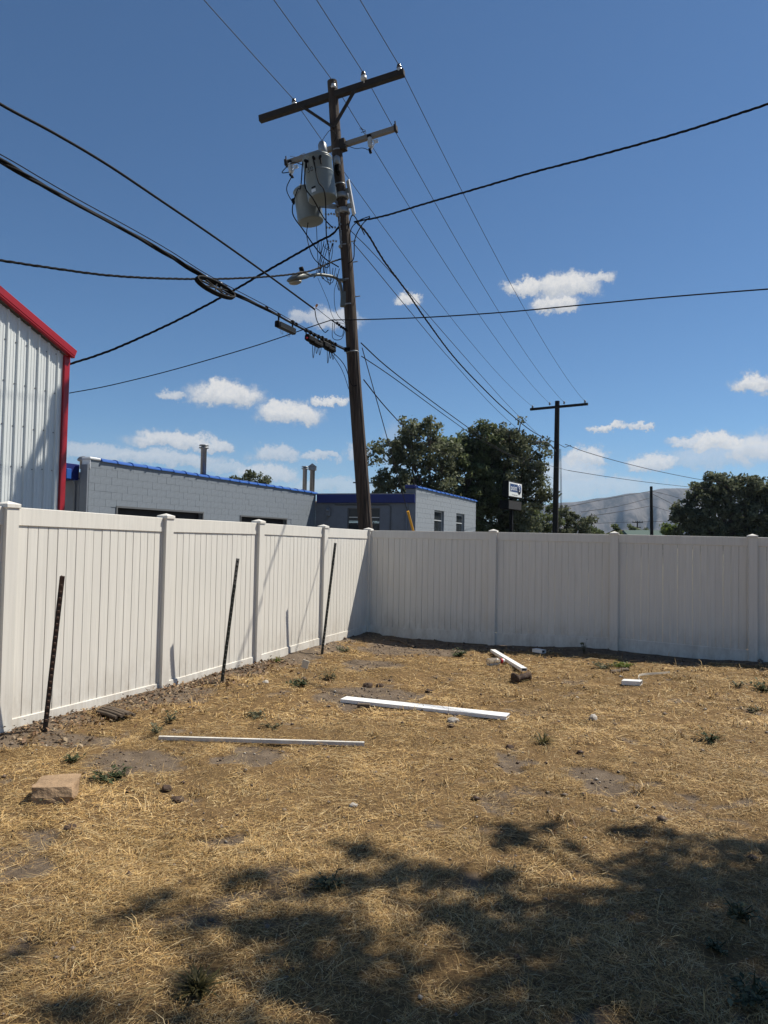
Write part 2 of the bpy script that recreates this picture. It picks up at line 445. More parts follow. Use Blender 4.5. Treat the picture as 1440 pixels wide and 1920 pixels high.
# ------------------------------------------------------------------ procedural noise used for the shape of the ground
def _hash(ix, iy, seed):
    n = (ix * 374761393 + iy * 668265263 + seed * 974634777) & 0xFFFFFFFF
    n = ((n ^ (n >> 13)) * 1274126177) & 0xFFFFFFFF
    return ((n ^ (n >> 16)) & 0xFFFF) / 65535.0
def vnoise(x, y, seed=0):
    x = np.asarray(x, float); y = np.asarray(y, float)
    ix = np.floor(x).astype(np.int64); iy = np.floor(y).astype(np.int64)
    fx = x - ix; fy = y - iy
    fx = fx * fx * (3 - 2 * fx); fy = fy * fy * (3 - 2 * fy)
    return (_hash(ix, iy, seed) * (1 - fx) + _hash(ix + 1, iy, seed) * fx) * (1 - fy) + (_hash(ix, iy + 1, seed) * (1 - fx) + _hash(ix + 1, iy + 1, seed) * fx) * fy

CORNER = np.array([-0.27, 12.91])
AL = np.array([0.37871, 0.92551])      # along the left fence, away from the camera
NR = np.array([0.92551, -0.37871])     # out of the left fence, into the yard
DR = np.array([0.93584, -0.35243])     # along the back fence, to the right
def v3(p, z=0.0):
    return Vector((float(p[0]), float(p[1]), z))

def fence_dist(x, y):
    dl = (x - CORNER[0]) * NR[0] + (y - CORNER[1]) * NR[1]
    nb = np.array([-DR[1], DR[0]])
    db = -((x - CORNER[0]) * nb[0] + (y - CORNER[1]) * nb[1])
    return dl, db
def bare(x, y):
    """how bare the soil is: 0 straw covered, 1 naked dirt"""
    x = np.asarray(x, float); y = np.asarray(y, float)
    wx = x + (vnoise(x * 3.1, y * 3.1, 5) - .5) * .35 + (vnoise(x * 9, y * 9, 6) - .5) * .14
    wy = y + (vnoise(x * 3.1, y * 3.1, 7) - .5) * .45 + (vnoise(x * 9, y * 9, 8) - .5) * .14
    b = np.zeros_like(x)
    for px, py, rx, ry in K['patches']:
        r = np.sqrt(((wx - px) / (rx * 1.08)) ** 2 + ((wy - py) / (ry * 1.08)) ** 2)
        b = np.maximum(b, np.clip((1.15 - r) / .5, 0, 1))
    dl, db = fence_dist(wx, wy)
    b = np.maximum(b, np.clip((.42 - dl) / .25, 0, 1))
    b = np.maximum(b, np.clip((.72 - db) / .3, 0, 1) * .95)
    b = np.maximum(b, np.clip((vnoise(x * 2.7, y * 2.7, 21) * .5 + vnoise(x * 8.3, y * 8.3, 22) * .5 - .66) * 5, 0, .7))
    return b
def height(x, y):
    x = np.asarray(x, float); y = np.asarray(y, float)
    dl, db = fence_dist(x, y)
    inside = np.clip((dl + 2.0) / 1.5, 0, 1) * np.clip((db + 2.0) / 1.5, 0, 1) * np.clip((y + 3) / 2, 0, 1) * np.clip((10 - x) / 2, 0, 1)
    h = (vnoise(x / 1.7, y / 1.7, 1) - .5) * .060 + (vnoise(x / .55, y / .55, 2) - .5) * .036 + (vnoise(x / .17, y / .17, 3) - .5) * .022 + (vnoise(x / .07, y / .07, 4) - .5) * .012
    h = h + .045 * np.exp(-(np.clip(dl, 0, 9) / .22) ** 2) + .020 * np.exp(-(np.clip(db, 0, 9) / .3) ** 2)
    b = bare(x, y)
    h = h - .020 * b * (dl > .3)
    return h * inside - .012 * inside
def gz(x, y):
    return float(height(np.array([x]), np.array([y]))[0])

# ------------------------------------------------------------------ materials
MATS = {}
def mat(name, col, rough=0.7, metal=0.0, var=0.0, vscale=8.0, bump=0.0, bscale=40.0, stretch=(1, 1, 1), col2=None, spec=0.5, coords='Object', rvar=0.0):
    """everyday material: base colour broken up by noise, grain relief"""
    m_ = bpy.data.materials.new(name)
    m_.use_nodes = True
    t = NT(m_.node_tree)
    bs = m_.node_tree.nodes['Principled BSDF']
    bs.inputs['Roughness'].default_value = rough
    bs.inputs['Metallic'].default_value = metal
    bs.inputs['Specular IOR Level'].default_value = spec
    tcd = t.new('ShaderNodeTexCoord')
    vec = t.vmath('MULTIPLY', tcd.outputs[coords], stretch)
    c = (*col, 1)
    if var > 0:
        f = t.range(t.noise(vec, vscale, 6, 0.62), 0.3, 0.7)
        dark = tuple(x * (1 - var) for x in col) if col2 is None else col2
        t.put(bs.inputs['Base Color'], t.mix(f, dark, col))
    else:
        bs.inputs['Base Color'].default_value = c
    if rvar > 0:
        t.put(bs.inputs['Roughness'], t.range(t.noise(vec, vscale * 1.7, 4), 0.3, 0.7, max(rough - rvar, .05), min(rough + rvar, 1)))
    if bump > 0:
        t.put(bs.inputs['Normal'], t.bump(t.noise(vec, bscale, 5, 0.6), 1.0, bump))
    MATS[name] = m_
    return m_

def vinyl_mat(name, col, dirt=0.5):
    """white extruded vinyl with an embossed wood grain and dust near the ground"""
    m_ = bpy.data.materials.new(name); m_.use_nodes = True
    t = NT(m_.node_tree); bs = m_.node_tree.nodes['Principled BSDF']
    geo = t.new('ShaderNodeNewGeometry'); oi = t.new('ShaderNodeObjectInfo')
    tcd = t.new('ShaderNodeTexCoord')
    shift = t.vmath('SCALE', (7.1, 3.3, 5.7), scale=oi.outputs['Random'])
    o = t.vmath('ADD', tcd.outputs['Object'], shift)
    grain = t.noise(t.vmath('MULTIPLY', o, (30, 30, 1.6)), 1.0, 6, 0.65, 0.8)
    blot = t.noise(geo.outputs['Position'], 1.6, 5, 0.6)
    px, py, pz = t.xyz(geo.outputs['Position'])
    low = t.math('MULTIPLY', t.range(pz, 0.60, 0.02, 0.0, 1.0, True), t.range(t.noise(t.vmath('MULTIPLY', geo.outputs['Position'], (1, 1, 0.45)), 6.0, 7, 0.75), 0.40, 0.70))
    base = t.mix(t.range(grain, 0.35, 0.7), tuple(x * 0.85 for x in col), col)
    base = t.mix(t.range(blot, 0.35, 0.72, 0.0, 0.42), base, tuple(x * 0.84 for x in col))
    base = t.mix(t.math('MULTIPLY', oi.outputs['Random'], 0.10), base, (0.62, 0.60, 0.55))
    base = t.mix(t.math('MULTIPLY', low, dirt), base, (0.36, 0.31, 0.25))
    t.put(bs.inputs['Base Color'], base)
    bs.inputs['Roughness'].default_value = 0.55
    bs.inputs['Specular IOR Level'].default_value = 0.35
    t.put(bs.inputs['Normal'], t.bump(grain, 0.5, 0.002))
    MATS[name] = m_
    return m_

VINYL = vinyl_mat('white_vinyl', (0.735, 0.710, 0.650), 0.65)
VINYL_NEW = mat('clean_white_vinyl', (0.82, 0.82, 0.80), 0.45, var=0.08, vscale=9)
HOLLOW_SHADE = mat('hollow_shade', (0.10, 0.10, 0.10), 0.8)
POLE_WOOD = mat('weathered_pole_wood', (0.085, 0.060, 0.045), 0.92, var=0.85, vscale=1.0, bump=0.05, bscale=1.0, stretch=(26, 26, 1.5))
ARM_WOOD = mat('dark_arm_wood', (0.028, 0.022, 0.019), 0.9, var=0.5, vscale=6, bump=0.004, bscale=30)
POLE_FAR = mat('old_black_pole_wood', (0.014, 0.012, 0.011), 0.95, var=0.4, vscale=6)
FIBER = mat('grey_brown_fibreglass', (0.20, 0.185, 0.165), 0.6, var=0.25, vscale=10)
TANK = mat('grey_transformer_paint', (0.135, 0.165, 0.18), 0.42, var=0.12, vscale=5)
GALV = mat('galvanised_steel', (0.27, 0.28, 0.29), 0.45, metal=0.6, var=0.25, vscale=14)
ALU = mat('pale_aluminium', (0.66, 0.67, 0.68), 0.5, metal=0.35, var=0.12, vscale=10)
PORC = mat('grey_porcelain', (0.50, 0.51, 0.52), 0.25, var=0.1)
BROWN_PORC = mat('dark_brown_porcelain', (0.05, 0.035, 0.03), 0.25)
RUBBER = mat('black_cable_jacket', (0.004, 0.004, 0.005), 0.75, spec=0.15)
WIRE = mat('dark_weathered_wire', (0.016, 0.016, 0.018), 0.7, spec=0.3)
BLACK = mat('black_plastic', (0.005, 0.005, 0.006), 0.7, spec=0.15)
CASE = mat('charcoal_ribbed_case', (0.022, 0.025, 0.028), 0.6)
LAMPG = mat('grey_cast_lamp_metal', (0.11, 0.12, 0.115), 0.5, metal=0.3, var=0.15)
LENS = mat('dull_lamp_lens', (0.22, 0.21, 0.18), 0.4)
RED = mat('red_painted_trim', (0.33, 0.008, 0.016), 0.38, var=0.10, vscale=3)
METALW = mat('white_ribbed_steel', (0.66, 0.69, 0.685), 0.42, var=0.10, vscale=1.2, stretch=(1, 1, 0.35), metal=0.0)
BLOCKP = mat('grey_painted_block', (0.185, 0.215, 0.250), 0.8, var=0.16, vscale=16, bump=0.006, bscale=60)
BLOCKP2 = mat('pale_grey_painted_block', (0.235, 0.265, 0.300), 0.8, var=0.16, vscale=16, bump=0.006, bscale=60)
MORTAR = mat('grey_painted_joint', (0.165, 0.190, 0.222), 0.9)
WALLG = mat('grey_blue_painted_wall', (0.17, 0.19, 0.225), 0.8, var=0.15, vscale=4)
BLUE = mat('blue_glazed_tile', (0.015, 0.095, 0.38), 0.4, var=0.25, vscale=5)
FASCIA = mat('dark_blue_fascia', (0.006, 0.016, 0.14), 0.5, var=0.2, vscale=3)
DARKIN = mat('dark_interior', (0.010, 0.010, 0.012), 0.8)
FRAMEG = mat('dark_grey_frame', (0.10, 0.105, 0.11), 0.6)
WINFR = mat('pale_window_frame', (0.38, 0.40, 0.42), 0.5)
GLASS = mat('dark_window_glass', (0.03, 0.036, 0.042), 0.12, spec=0.7, var=0.3, vscale=3)
WINWHITE = mat('window_white', (0.60, 0.60, 0.58), 0.7)
ROOFT = mat('tan_roof_felt', (0.30, 0.26, 0.22), 0.9, var=0.2)
YELLOW = mat('yellow_guy_guard_plastic', (0.60, 0.30, 0.02), 0.45)
STEELDK = mat('dark_green_post_paint', (0.020, 0.026, 0.022), 0.6, var=0.4, vscale=20)
RUST = mat('rusty_post_steel', (0.10, 0.055, 0.035), 0.85, var=0.55, vscale=30, bump=0.002)
BAREST = mat('worn_bare_steel', (0.26, 0.25, 0.23), 0.6, metal=0.4, var=0.6, vscale=40)
STONE = mat('tan_sandstone', (0.36, 0.24, 0.140), 0.92, var=0.40, vscale=9, bump=0.012, bscale=34)
CLOD = mat('dark_dirt_clod', (0.085, 0.052, 0.034), 0.95, var=0.5, vscale=22, bump=0.01)
PEBBLE = mat('pale_pebble', (0.42, 0.38, 0.33), 0.85, var=0.3, vscale=25)
DRYWOOD = mat('grey_brown_dry_wood', (0.14, 0.105, 0.075), 0.9, var=0.45, vscale=20, stretch=(1, 1, 4))
PAPER = mat('beige_card', (0.55, 0.50, 0.42), 0.8, var=0.1)
GREENROOF = mat('green_shingle_roof', (0.06, 0.10, 0.085), 0.9, var=0.2)
REDROOF = mat('brown_red_roof', (0.15, 0.06, 0.05), 0.9, var=0.2)
HOUSE = mat('pale_house_siding', (0.45, 0.43, 0.40), 0.8, var=0.1)
SIGNW = mat('white_sign_face', (0.74, 0.76, 0.76), 0.4)
SIGNB = mat('navy_sign_print', (0.012, 0.045, 0.16), 0.5)
INK = mat('black_print', (0.01, 0.01, 0.01), 0.6)
ORANGE = mat('dry_orange_leaf', (0.55, 0.22, 0.05), 0.7)
REDCAP = mat('red_bottle_cap', (0.50, 0.015, 0.02), 0.4)
TRUNK = mat('grey_tree_bark', (0.105, 0.085, 0.068), 0.95, var=0.5, vscale=3, bump=0.02, bscale=12, stretch=(3, 3, 0.6))

def leaf_mat(name, a, b, trans=0.35):
    """leaves: each leaf its own shade from the mesh attribute, some light passing through"""
    m_ = bpy.data.materials.new(name); m_.use_nodes = True
    t = NT(m_.node_tree)
    for nd in list(t.n):
        t.n.remove(nd)
    at = t.new('ShaderNodeAttribute', attribute_name='shade')
    c = t.mix(at.outputs['Fac'], a, b)
    d = t.new('ShaderNodeBsdfPrincipled'); t.put(d.inputs['Base Color'], c)
    d.inputs['Roughness'].default_value = 0.55
    d.inputs['Specular IOR Level'].default_value = 0.18
    tr = t.new('ShaderNodeBsdfTranslucent'); t.put(tr.inputs[0], c)
    mx_ = t.new('ShaderNodeMixShader'); mx_.inputs[0].default_value = trans
    t.t.links.new(d.outputs[0], mx_.inputs[1]); t.t.links.new(tr.outputs[0], mx_.inputs[2])
    o = t.new('ShaderNodeOutputMaterial'); t.t.links.new(mx_.outputs[0], o.inputs[0])
    MATS[name] = m_
    return m_
LEAF_OLIVE = leaf_mat('olive_leaves', (0.060, 0.072, 0.037), (0.235, 0.255, 0.16), 0.48)
LEAF_DARK = leaf_mat('dark_green_leaves', (0.044, 0.054, 0.027), (0.205, 0.225, 0.140), 0.45)
LEAF_GREEN = leaf_mat('mid_green_leaves', (0.055, 0.074, 0.030), (0.20, 0.235, 0.115), 0.48)
LEAF_LIME = leaf_mat('light_green_leaves', (0.075, 0.11, 0.018), (0.17, 0.22, 0.05))
LEAF_WEED = leaf_mat('weed_leaves', (0.035, 0.050, 0.024), (0.095, 0.115, 0.055))
LEAF_SAGE = leaf_mat('grey_green_weed_leaves', (0.075, 0.080, 0.048), (0.17, 0.17, 0.10))
GRASS_DK = leaf_mat('dull_green_grass', (0.055, 0.055, 0.022), (0.17, 0.14, 0.06))
STRAWM = None

# ------------------------------------------------------------------ ground: one sheet to the horizon, finer in the yard
def ground_mesh():
    xs = np.concatenate([[-6000, -3000, -1200, -500, -200, -90, -50, -30, -20, -14, -10, -8, -7, -6, -5.2], np.arange(-4.6, 8.0, .055), [8.3, 9, 10, 12, 15, 20, 30, 50, 90, 200, 500, 1200, 3000, 6000]])
    ys = np.concatenate([[-3000, -600, -150, -50, -20, -10, -6, -3, -1, 0, .6, 1.1], np.arange(1.5, 13.4, .055), [13.8, 14.5, 16, 18, 21, 25, 32, 42, 60, 90, 150, 300, 600, 1200, 2000, 3500, 8000]])
    X, Y = np.meshgrid(xs, ys)
    X = X.ravel(); Y = Y.ravel()
    Z = height(X, Y)
    nx, ny = len(xs), len(ys)
    me = bpy.data.meshes.new('ground')
    me.vertices.add(nx * ny)
    me.vertices.foreach_set('co', np.stack([X, Y, Z], 1).astype(np.float32).ravel())
    i = np.arange(nx - 1)[None, :] + np.arange(ny - 1)[:, None] * nx
    q = np.stack([i, i + 1, i + nx + 1, i + nx], -1).reshape(-1, 4)
    me.loops.add(q.size)
    me.loops.foreach_set('vertex_index', q.ravel().astype(np.int32))
    me.polygons.add(len(q))
    me.polygons.foreach_set('loop_start', np.arange(0, q.size, 4, dtype=np.int32))
    me.polygons.foreach_set('use_smooth', np.ones(len(q), bool))
    a = me.attributes.new('bare', 'FLOAT', 'POINT')
    a.data.foreach_set('value', bare(X, Y).astype(np.float32))
    me.update()
    return me
gm = bpy.data.materials.new('dry_yard_soil'); gm.use_nodes = True
t = NT(gm.node_tree); bs = gm.node_tree.nodes['Principled BSDF']
geo = t.new('ShaderNodeNewGeometry'); P = geo.outputs['Position']
at = t.new('ShaderNodeAttribute', attribute_name='bare')
n_big = t.noise(P, 0.9, 6, 0.6); n_mid = t.noise(P, 7, 6, 0.65); n_fine = t.noise(P, 60, 5, 0.7)
fibre = t.noise(t.vmath('MULTIPLY', P, (95, 28, 60)), 1.0, 5, 0.7, 1.2)
fibre2 = t.noise(t.vmath('MULTIPLY', P, (30, 100, 60)), 1.0, 5, 0.7, 1.2)
straw = t.mix(t.range(t.math('MAXIMUM', fibre, fibre2), 0.46, 0.76), (0.070, 0.044, 0.024), (0.40, 0.262, 0.110))
straw = t.mix(t.range(n_big, 0.35, 0.7, 0.0, 0.6), straw, (0.21, 0.130, 0.060))
soil = t.mix(t.range(n_mid, 0.3, 0.7), (0.090, 0.066, 0.047), (0.195, 0.150, 0.108))
soil = t.mix(t.range(n_fine, 0.55, 0.8, 0, 0.55), soil, (0.31, 0.26, 0.21))
bmask = t.range(t.math('ADD', at.outputs['Fac'], t.math('MULTIPLY', t.math('SUBTRACT', n_mid, 0.5), 0.9)), 0.35, 0.75)
gcol = t.mix(bmask, straw, soil)
px_, py_, pz_ = t.xyz(P)
far = t.math('MAXIMUM', t.range(py_, 13.2, 15.0), t.math('MAXIMUM', t.range(px_, 8.5, 11.0), t.range(px_, -5.0, -6.5)))
gcol = t.mix(far, gcol, t.mix(t.range(t.noise(P, 0.02, 5, .6), .4, .6), (0.15, 0.13, 0.10), (0.20, 0.18, 0.12)))
t.put(bs.inputs['Base Color'], gcol)
bs.inputs['Roughness'].default_value = 0.95
bs.inputs['Specular IOR Level'].default_value = 0.15
hgt = t.math('ADD', t.math('MULTIPLY', n_fine, 0.5), t.math('MULTIPLY', t.math('MAXIMUM', fibre, fibre2), 0.8))
t.put(bs.inputs['Normal'], t.bump(hgt, 0.9, 0.02))
ground = tag(link('ground', ground_mesh(), gm), kind='structure')

# dry cut straw lying all over the yard: loose blades, thinner where the soil is bare
def straw_mesh():
    def scatter(n, y0, y1):
        y = np.sqrt(RNG.uniform(y0 ** 2, y1 ** 2, n))
        x = RNG.uniform(-.66, .66, n) * y + RNG.uniform(-.4, .4, n)
        return x, y
    parts = []
    for n, y0, y1, wd, ln in ((270000, 1.9, 4.2, .0014, .027), (230000, 4.0, 6.8, .0019, .028), (160000, 6.6, 10.0, .0030, .034), (80000, 9.8, 12.9, .0042, .045)):
        x, y = scatter(n, y0, y1)
        parts.append((x, y, np.full(n, wd), np.full(n, ln)))
    x, y, wd, ln = [np.concatenate(k) for k in zip(*parts)]
    dl, db = fence_dist(x, y)
    dens = (1 - .93 * bare(x, y)) * np.clip(-.38 + 2.0 * (vnoise(x * 2.3, y * 2.3, 31) * .5 + vnoise(x * 8, y * 8, 32) * .5), .12, 1)
    keep = (RNG.random(len(x)) < dens) & (dl > .05) & (db > .08)
    x, y, wd, ln = x[keep], y[keep], wd[keep], ln[keep]
    n = len(x)
    L = ln * np.minimum(RNG.lognormal(0, .72, n), 4.5)
    # blades lie in swirls: shared heading plus scatter
    th = (vnoise(x * .8, y * .8, 41) * 2.5 + vnoise(x * 3.1, y * 3.1, 42) * 2.2) * math.pi + RNG.normal(0, 1.15, n)
    el = np.abs(RNG.normal(0, .16, n))
    stand = RNG.random(n) < .05
    el = np.where(stand, RNG.uniform(.5, 1.3, n), el)
    L = np.where(stand, L * .8, L)
    d = np.stack([np.cos(th) * np.cos(el), np.sin(th) * np.cos(el), np.sin(el)], 1)
    side = np.stack([-np.sin(th), np.cos(th), RNG.normal(0, .35, n)], 1)
    side /= np.linalg.norm(side, axis=1)[:, None]
    z0 = height(x, y) + RNG.exponential(.006, n)
    p0 = np.stack([x, y, z0], 1)
    bend = np.stack([RNG.normal(0, .12, n), RNG.normal(0, .12, n), -np.abs(RNG.normal(0, .10, n))], 1)
    p1 = p0 + d * (L * .5)[:, None]
    p2 = p0 + d * L[:, None] + bend * L[:, None]
    zg = height(p2[:, 0], p2[:, 1]) + .002
    p2[:, 2] = np.maximum(p2[:, 2], zg)
    p1[:, 2] = np.maximum(p1[:, 2], height(p1[:, 0], p1[:, 1]) + .003)
    w_ = (wd * RNG.uniform(.6, 1.5, n))[:, None] * side * .5
    V = np.stack([p0 - w_, p0 + w_, p1 + w_, p1 - w_, p2 + w_ * .4, p2 - w_ * .4], 1).reshape(-1, 3)
    b = (np.arange(n) * 6)[:, None]
    Q = np.concatenate([b + [0, 1, 2, 3], b + [3, 2, 4, 5]], 1).reshape(-1, 4)
    pal = np.array([(.62, .425, .185), (.52, .335, .125), (.39, .235, .085), (.72, .545, .29), (.24, .140, .062), (.29, .235, .11), (.49, .385, .22), (.14, .085, .046)])
    pr = np.array([.22, .22, .17, .10, .11, .04, .06, .08])
    ci = RNG.choice(len(pal), n, p=pr)
    tone = (.38 + 1.0 * (vnoise(x * 1.1, y * 1.1, 51) * .4 + vnoise(x * 3.3, y * 3.3, 52) * .35 + vnoise(x * 11, y * 11, 53) * .25))[:, None]
    c = pal[ci] * RNG.uniform(.8, 1.15, (n, 1)) * tone
    # standing dry tufts in loose patches
    m_ = 900
    ty = np.sqrt(RNG.uniform(2.0 ** 2, 12.4 ** 2, m_)); tx = RNG.uniform(-.6, .62, m_) * ty
    dl, db = fence_dist(tx, ty)
    ok = (vnoise(tx * 1.3, ty * 1.3, 91) * .6 + vnoise(tx * 4, ty * 4, 92) * .4 > .50) & (dl > .15) & (db > .2) & (bare(tx, ty) < .5)
    tx, ty = tx[ok], ty[ok]
    k = 16
    bx = np.repeat(tx, k) + RNG.normal(0, .022, len(tx) * k); by = np.repeat(ty, k) + RNG.normal(0, .022, len(tx) * k)
    n2 = len(bx)
    a = RNG.uniform(0, 6.28, n2); e = RNG.uniform(.25, 1.35, n2); L2_ = RNG.lognormal(math.log(.055), .4, n2)
    d2_ = np.stack([np.cos(a) * np.cos(e), np.sin(a) * np.cos(e), np.sin(e)], 1)
    s2_ = np.stack([-np.sin(a), np.cos(a), np.zeros(n2)], 1)
    q0 = np.stack([bx, by, height(bx, by)], 1); q1 = q0 + d2_ * (L2_ * .55)[:, None]; q2 = q0 + d2_ * L2_[:, None] + np.stack([np.cos(a) * .2, np.sin(a) * .2, -.25 * np.ones(n2)], 1) * L2_[:, None]
    w2_ = (.0009 + .00028 * by)[:, None] * s2_
    V2 = np.stack([q0 - w2_, q0 + w2_, q1 + w2_, q1 - w2_, q2 + w2_ * .3, q2 - w2_ * .3], 1).reshape(-1, 3)
    b2_ = (np.arange(n2) * 6 + len(V))[:, None]
    Q2 = np.concatenate([b2_ + [0, 1, 2, 3], b2_ + [3, 2, 4, 5]], 1).reshape(-1, 4)
    c2_ = pal[RNG.choice(len(pal), n2, p=pr)] * RNG.uniform(.7, 1.1, (n2, 1)) * np.repeat(RNG.uniform(.7, 1.1, len(tx)), k)[:, None]
    return np.concatenate([V, V2]), np.concatenate([Q, Q2]), np.repeat(np.concatenate([c, c2_]), 6, 0)
def fast_mesh(name, V, Q, colors=None, shade=None, mats=None):
    me = bpy.data.meshes.new(name)
    me.vertices.add(len(V)); me.vertices.foreach_set('co', V.astype(np.float32).ravel())
    me.loops.add(Q.size); me.loops.foreach_set('vertex_index', Q.ravel().astype(np.int32))
    me.polygons.add(len(Q)); me.polygons.foreach_set('loop_start', np.arange(0, Q.size, Q.shape[1], dtype=np.int32))
    if colors is not None:
        a = me.attributes.new('tint', 'FLOAT_COLOR', 'POINT')
        a.data.foreach_set('color', np.concatenate([colors, np.ones((len(colors), 1))], 1).astype(np.float32).ravel())
    if shade is not None:
        a = me.attributes.new('shade', 'FLOAT', 'POINT')
        a.data.foreach_set('value', shade.astype(np.float32))
    if mats: me.materials.append(mats)
    me.update()
    return me
sm = bpy.data.materials.new('dry_straw'); sm.use_nodes = True
t = NT(sm.node_tree); bs = sm.node_tree.nodes['Principled BSDF']
at = t.new('ShaderNodeAttribute', attribute_name='tint')
t.put(bs.inputs['Base Color'], at.outputs['Color'])
bs.inputs['Roughness'].default_value = 0.6
bs.inputs['Specular IOR Level'].default_value = 0.25
STRAWM = sm
V, Q, Cc = straw_mesh()
tag(link('dry_grass', fast_mesh('dry_grass', V, Q, Cc, mats=sm), None), 'dry cut straw coloured grass lying over the yard', 'grass', kind='stuff')

# crumbs of soil and small stones
def crumbs_mesh():
    n = 16000
    y = np.sqrt(RNG.uniform(2 ** 2, 12.8 ** 2, n)); x = RNG.uniform(-.62, .62, n) * y
    dl, db = fence_dist(x, y)
    keep = (RNG.random(n) < (.28 + .72 * bare(x, y))) & (dl > .02) & (db > .04)
    x, y = x[keep], y[keep]; n = len(x)
    r = RNG.lognormal(math.log(.0068), .5, n) * (1 + y * .03)
    base = np.array([(1, 0, 0), (0, 1, 0), (-1, 0, 0), (0, -1, 0), (0, 0, .8), (0, 0, -.8)], float)
    V = base[None] * RNG.uniform(.6, 1.3, (n, 6, 1)) * r[:, None, None]
    V[:, :, 2] *= RNG.uniform(.6, 1.0, n)[:, None]
    a = RNG.uniform(0, 6.28, n); ca, sa = np.cos(a), np.sin(a)
    vx = V[:, :, 0] * ca[:, None] - V[:, :, 1] * sa[:, None]; vy = V[:, :, 0] * sa[:, None] + V[:, :, 1] * ca[:, None]
    V[:, :, 0] = vx + x[:, None]; V[:, :, 1] = vy + y[:, None]; V[:, :, 2] += (height(x, y) + r * .35)[:, None]
    tri = np.array([(0, 1, 4), (1, 2, 4), (2, 3, 4), (3, 0, 4), (1, 0, 5), (2, 1, 5), (3, 2, 5), (0, 3, 5)])
    T = ((np.arange(n) * 6)[:, None, None] + tri[None]).reshape(-1, 3)
    pal = np.array([(.12, .085, .06), (.20, .155, .12), (.08, .05, .035), (.34, .30, .25), (.15, .12, .10)])
    c = pal[RNG.choice(5, n, p=[.34, .3, .16, .06, .14])] * RNG.uniform(.8, 1.2, (n, 1))
    return V.reshape(-1, 3), T, np.repeat(c, 6, 0)
V, T, Cc = crumbs_mesh()
tag(link('soil_crumbs', fast_mesh('soil_crumbs', V, T, Cc, mats=sm), None), 'small crumbs of dark soil strewn over the bare patches', 'dirt', kind='stuff')

# dry leaves blown against the foot of the left fence
def litter_mesh():
    n = 1500
    s = RNG.uniform(3.2, 7.6, n); dl = np.abs(RNG.normal(0, .26, n)) + .05
    x = CORNER[0] - AL[0] * s + NR[0] * dl; y = CORNER[1] - AL[1] * s + NR[1] * dl
    L = RNG.lognormal(math.log(.030), .35, n); a = RNG.uniform(0, 6.28, n)
    u = np.stack([np.cos(a), np.sin(a), RNG.normal(0, .45, n)], 1); v = np.stack([-np.sin(a), np.cos(a), RNG.normal(0, .45, n)], 1)
    c = np.stack([x, y, height(x, y) + .010 + RNG.exponential(.010, n)], 1)
    V = np.stack([c - u * (L * .5)[:, None], c + v * (L * .3)[:, None] + [0, 0, .006], c + u * (L * .5)[:, None], c - v * (L * .3)[:, None] + [0, 0, .006]], 1).reshape(-1, 3)
    Q = (np.arange(n) * 4)[:, None] + np.array([0, 1, 2, 3])[None]
    pal = np.array([(.17, .095, .05), (.25, .16, .085), (.10, .06, .035), (.36, .27, .17)])
    col = pal[RNG.choice(4, n, p=[.35, .3, .25, .1])] * RNG.uniform(.7, 1.2, (n, 1))
    return V, Q, np.repeat(col, 4, 0)
V, Q, Cc = litter_mesh()
tag(link('dead_leaves', fast_mesh('dead_leaves', V, Q, Cc, mats=sm), None), 'dry brown leaf litter along the foot of the left fence', 'leaves', kind='stuff')

# far hill
def hill():
    R_ = np.array(K['ridge'])
    nu, nv = 150, 46
    us = np.linspace(0, 1, nu); xs = np.interp(us, np.linspace(0, 1, len(R_)), R_[:, 0]); zs = np.interp(xs, R_[:, 0], R_[:, 2])
    V = []
    for j in range(nv):
        v = j / (nv - 1)
        up = min(v / .62, 1.0); back = max((v - .62) / .38, 0)
        y = 1750 + 850 * up + 1500 * back
        f = up ** 1.35
        rav = (np.sin(xs / 21 + 2.2 * vnoise(xs / 110, np.full(nu, y / 300), 61)) * .5 + .5)
        rav2 = vnoise(xs / 38, np.full(nu, y / 160), 62)
        amp = 95 * math.sin(math.pi * min(up, 1)) if back == 0 else 6
        z = zs * (f if back == 0 else 1 - back ** 1.5) - amp * (.6 * rav + .7 * rav2) + (vnoise(xs / 60, np.full(nu, 3.0), 63) - .5) * 7 * f
        x = xs * (y / 2600)
        V.append(np.stack([x, np.full(nu, y), z - 6 * (1 - up)], 1))
    V = np.concatenate(V)
    i = np.arange(nu - 1)[None, :] + np.arange(nv - 1)[:, None] * nu
    Q = np.stack([i, i + 1, i + nu + 1, i + nu], -1).reshape(-1, 4)
    return V, Q
hm = bpy.data.materials.new('bare_brown_hillside'); hm.use_nodes = True
t = NT(hm.node_tree); bs = hm.node_tree.nodes['Principled BSDF']
geo = t.new('ShaderNodeNewGeometry'); P = geo.outputs['Position']
c = t.mix(t.range(t.noise(t.vmath('MULTIPLY', P, (1, .35, .5)), 0.016, 7, .70, .8), .42, .58), (0.020, 0.021, 0.024), (0.120, 0.108, 0.102))
c = t.mix(t.range(t.noise(P, 0.05, 5, .7), .52, .7, 0, .8), c, (0.030, 0.030, 0.024))
pz_ = t.xyz(P)[2]
c = t.mix(t.range(pz_, 34, 8, 0, .8), c, (0.055, 0.062, 0.045))
t.put(bs.inputs['Base Color'], c); bs.inputs['Roughness'].default_value = 1.0
V, Q = hill()
tag(link('hill', fast_mesh('hill', V, Q, mats=hm), None), kind='structure')

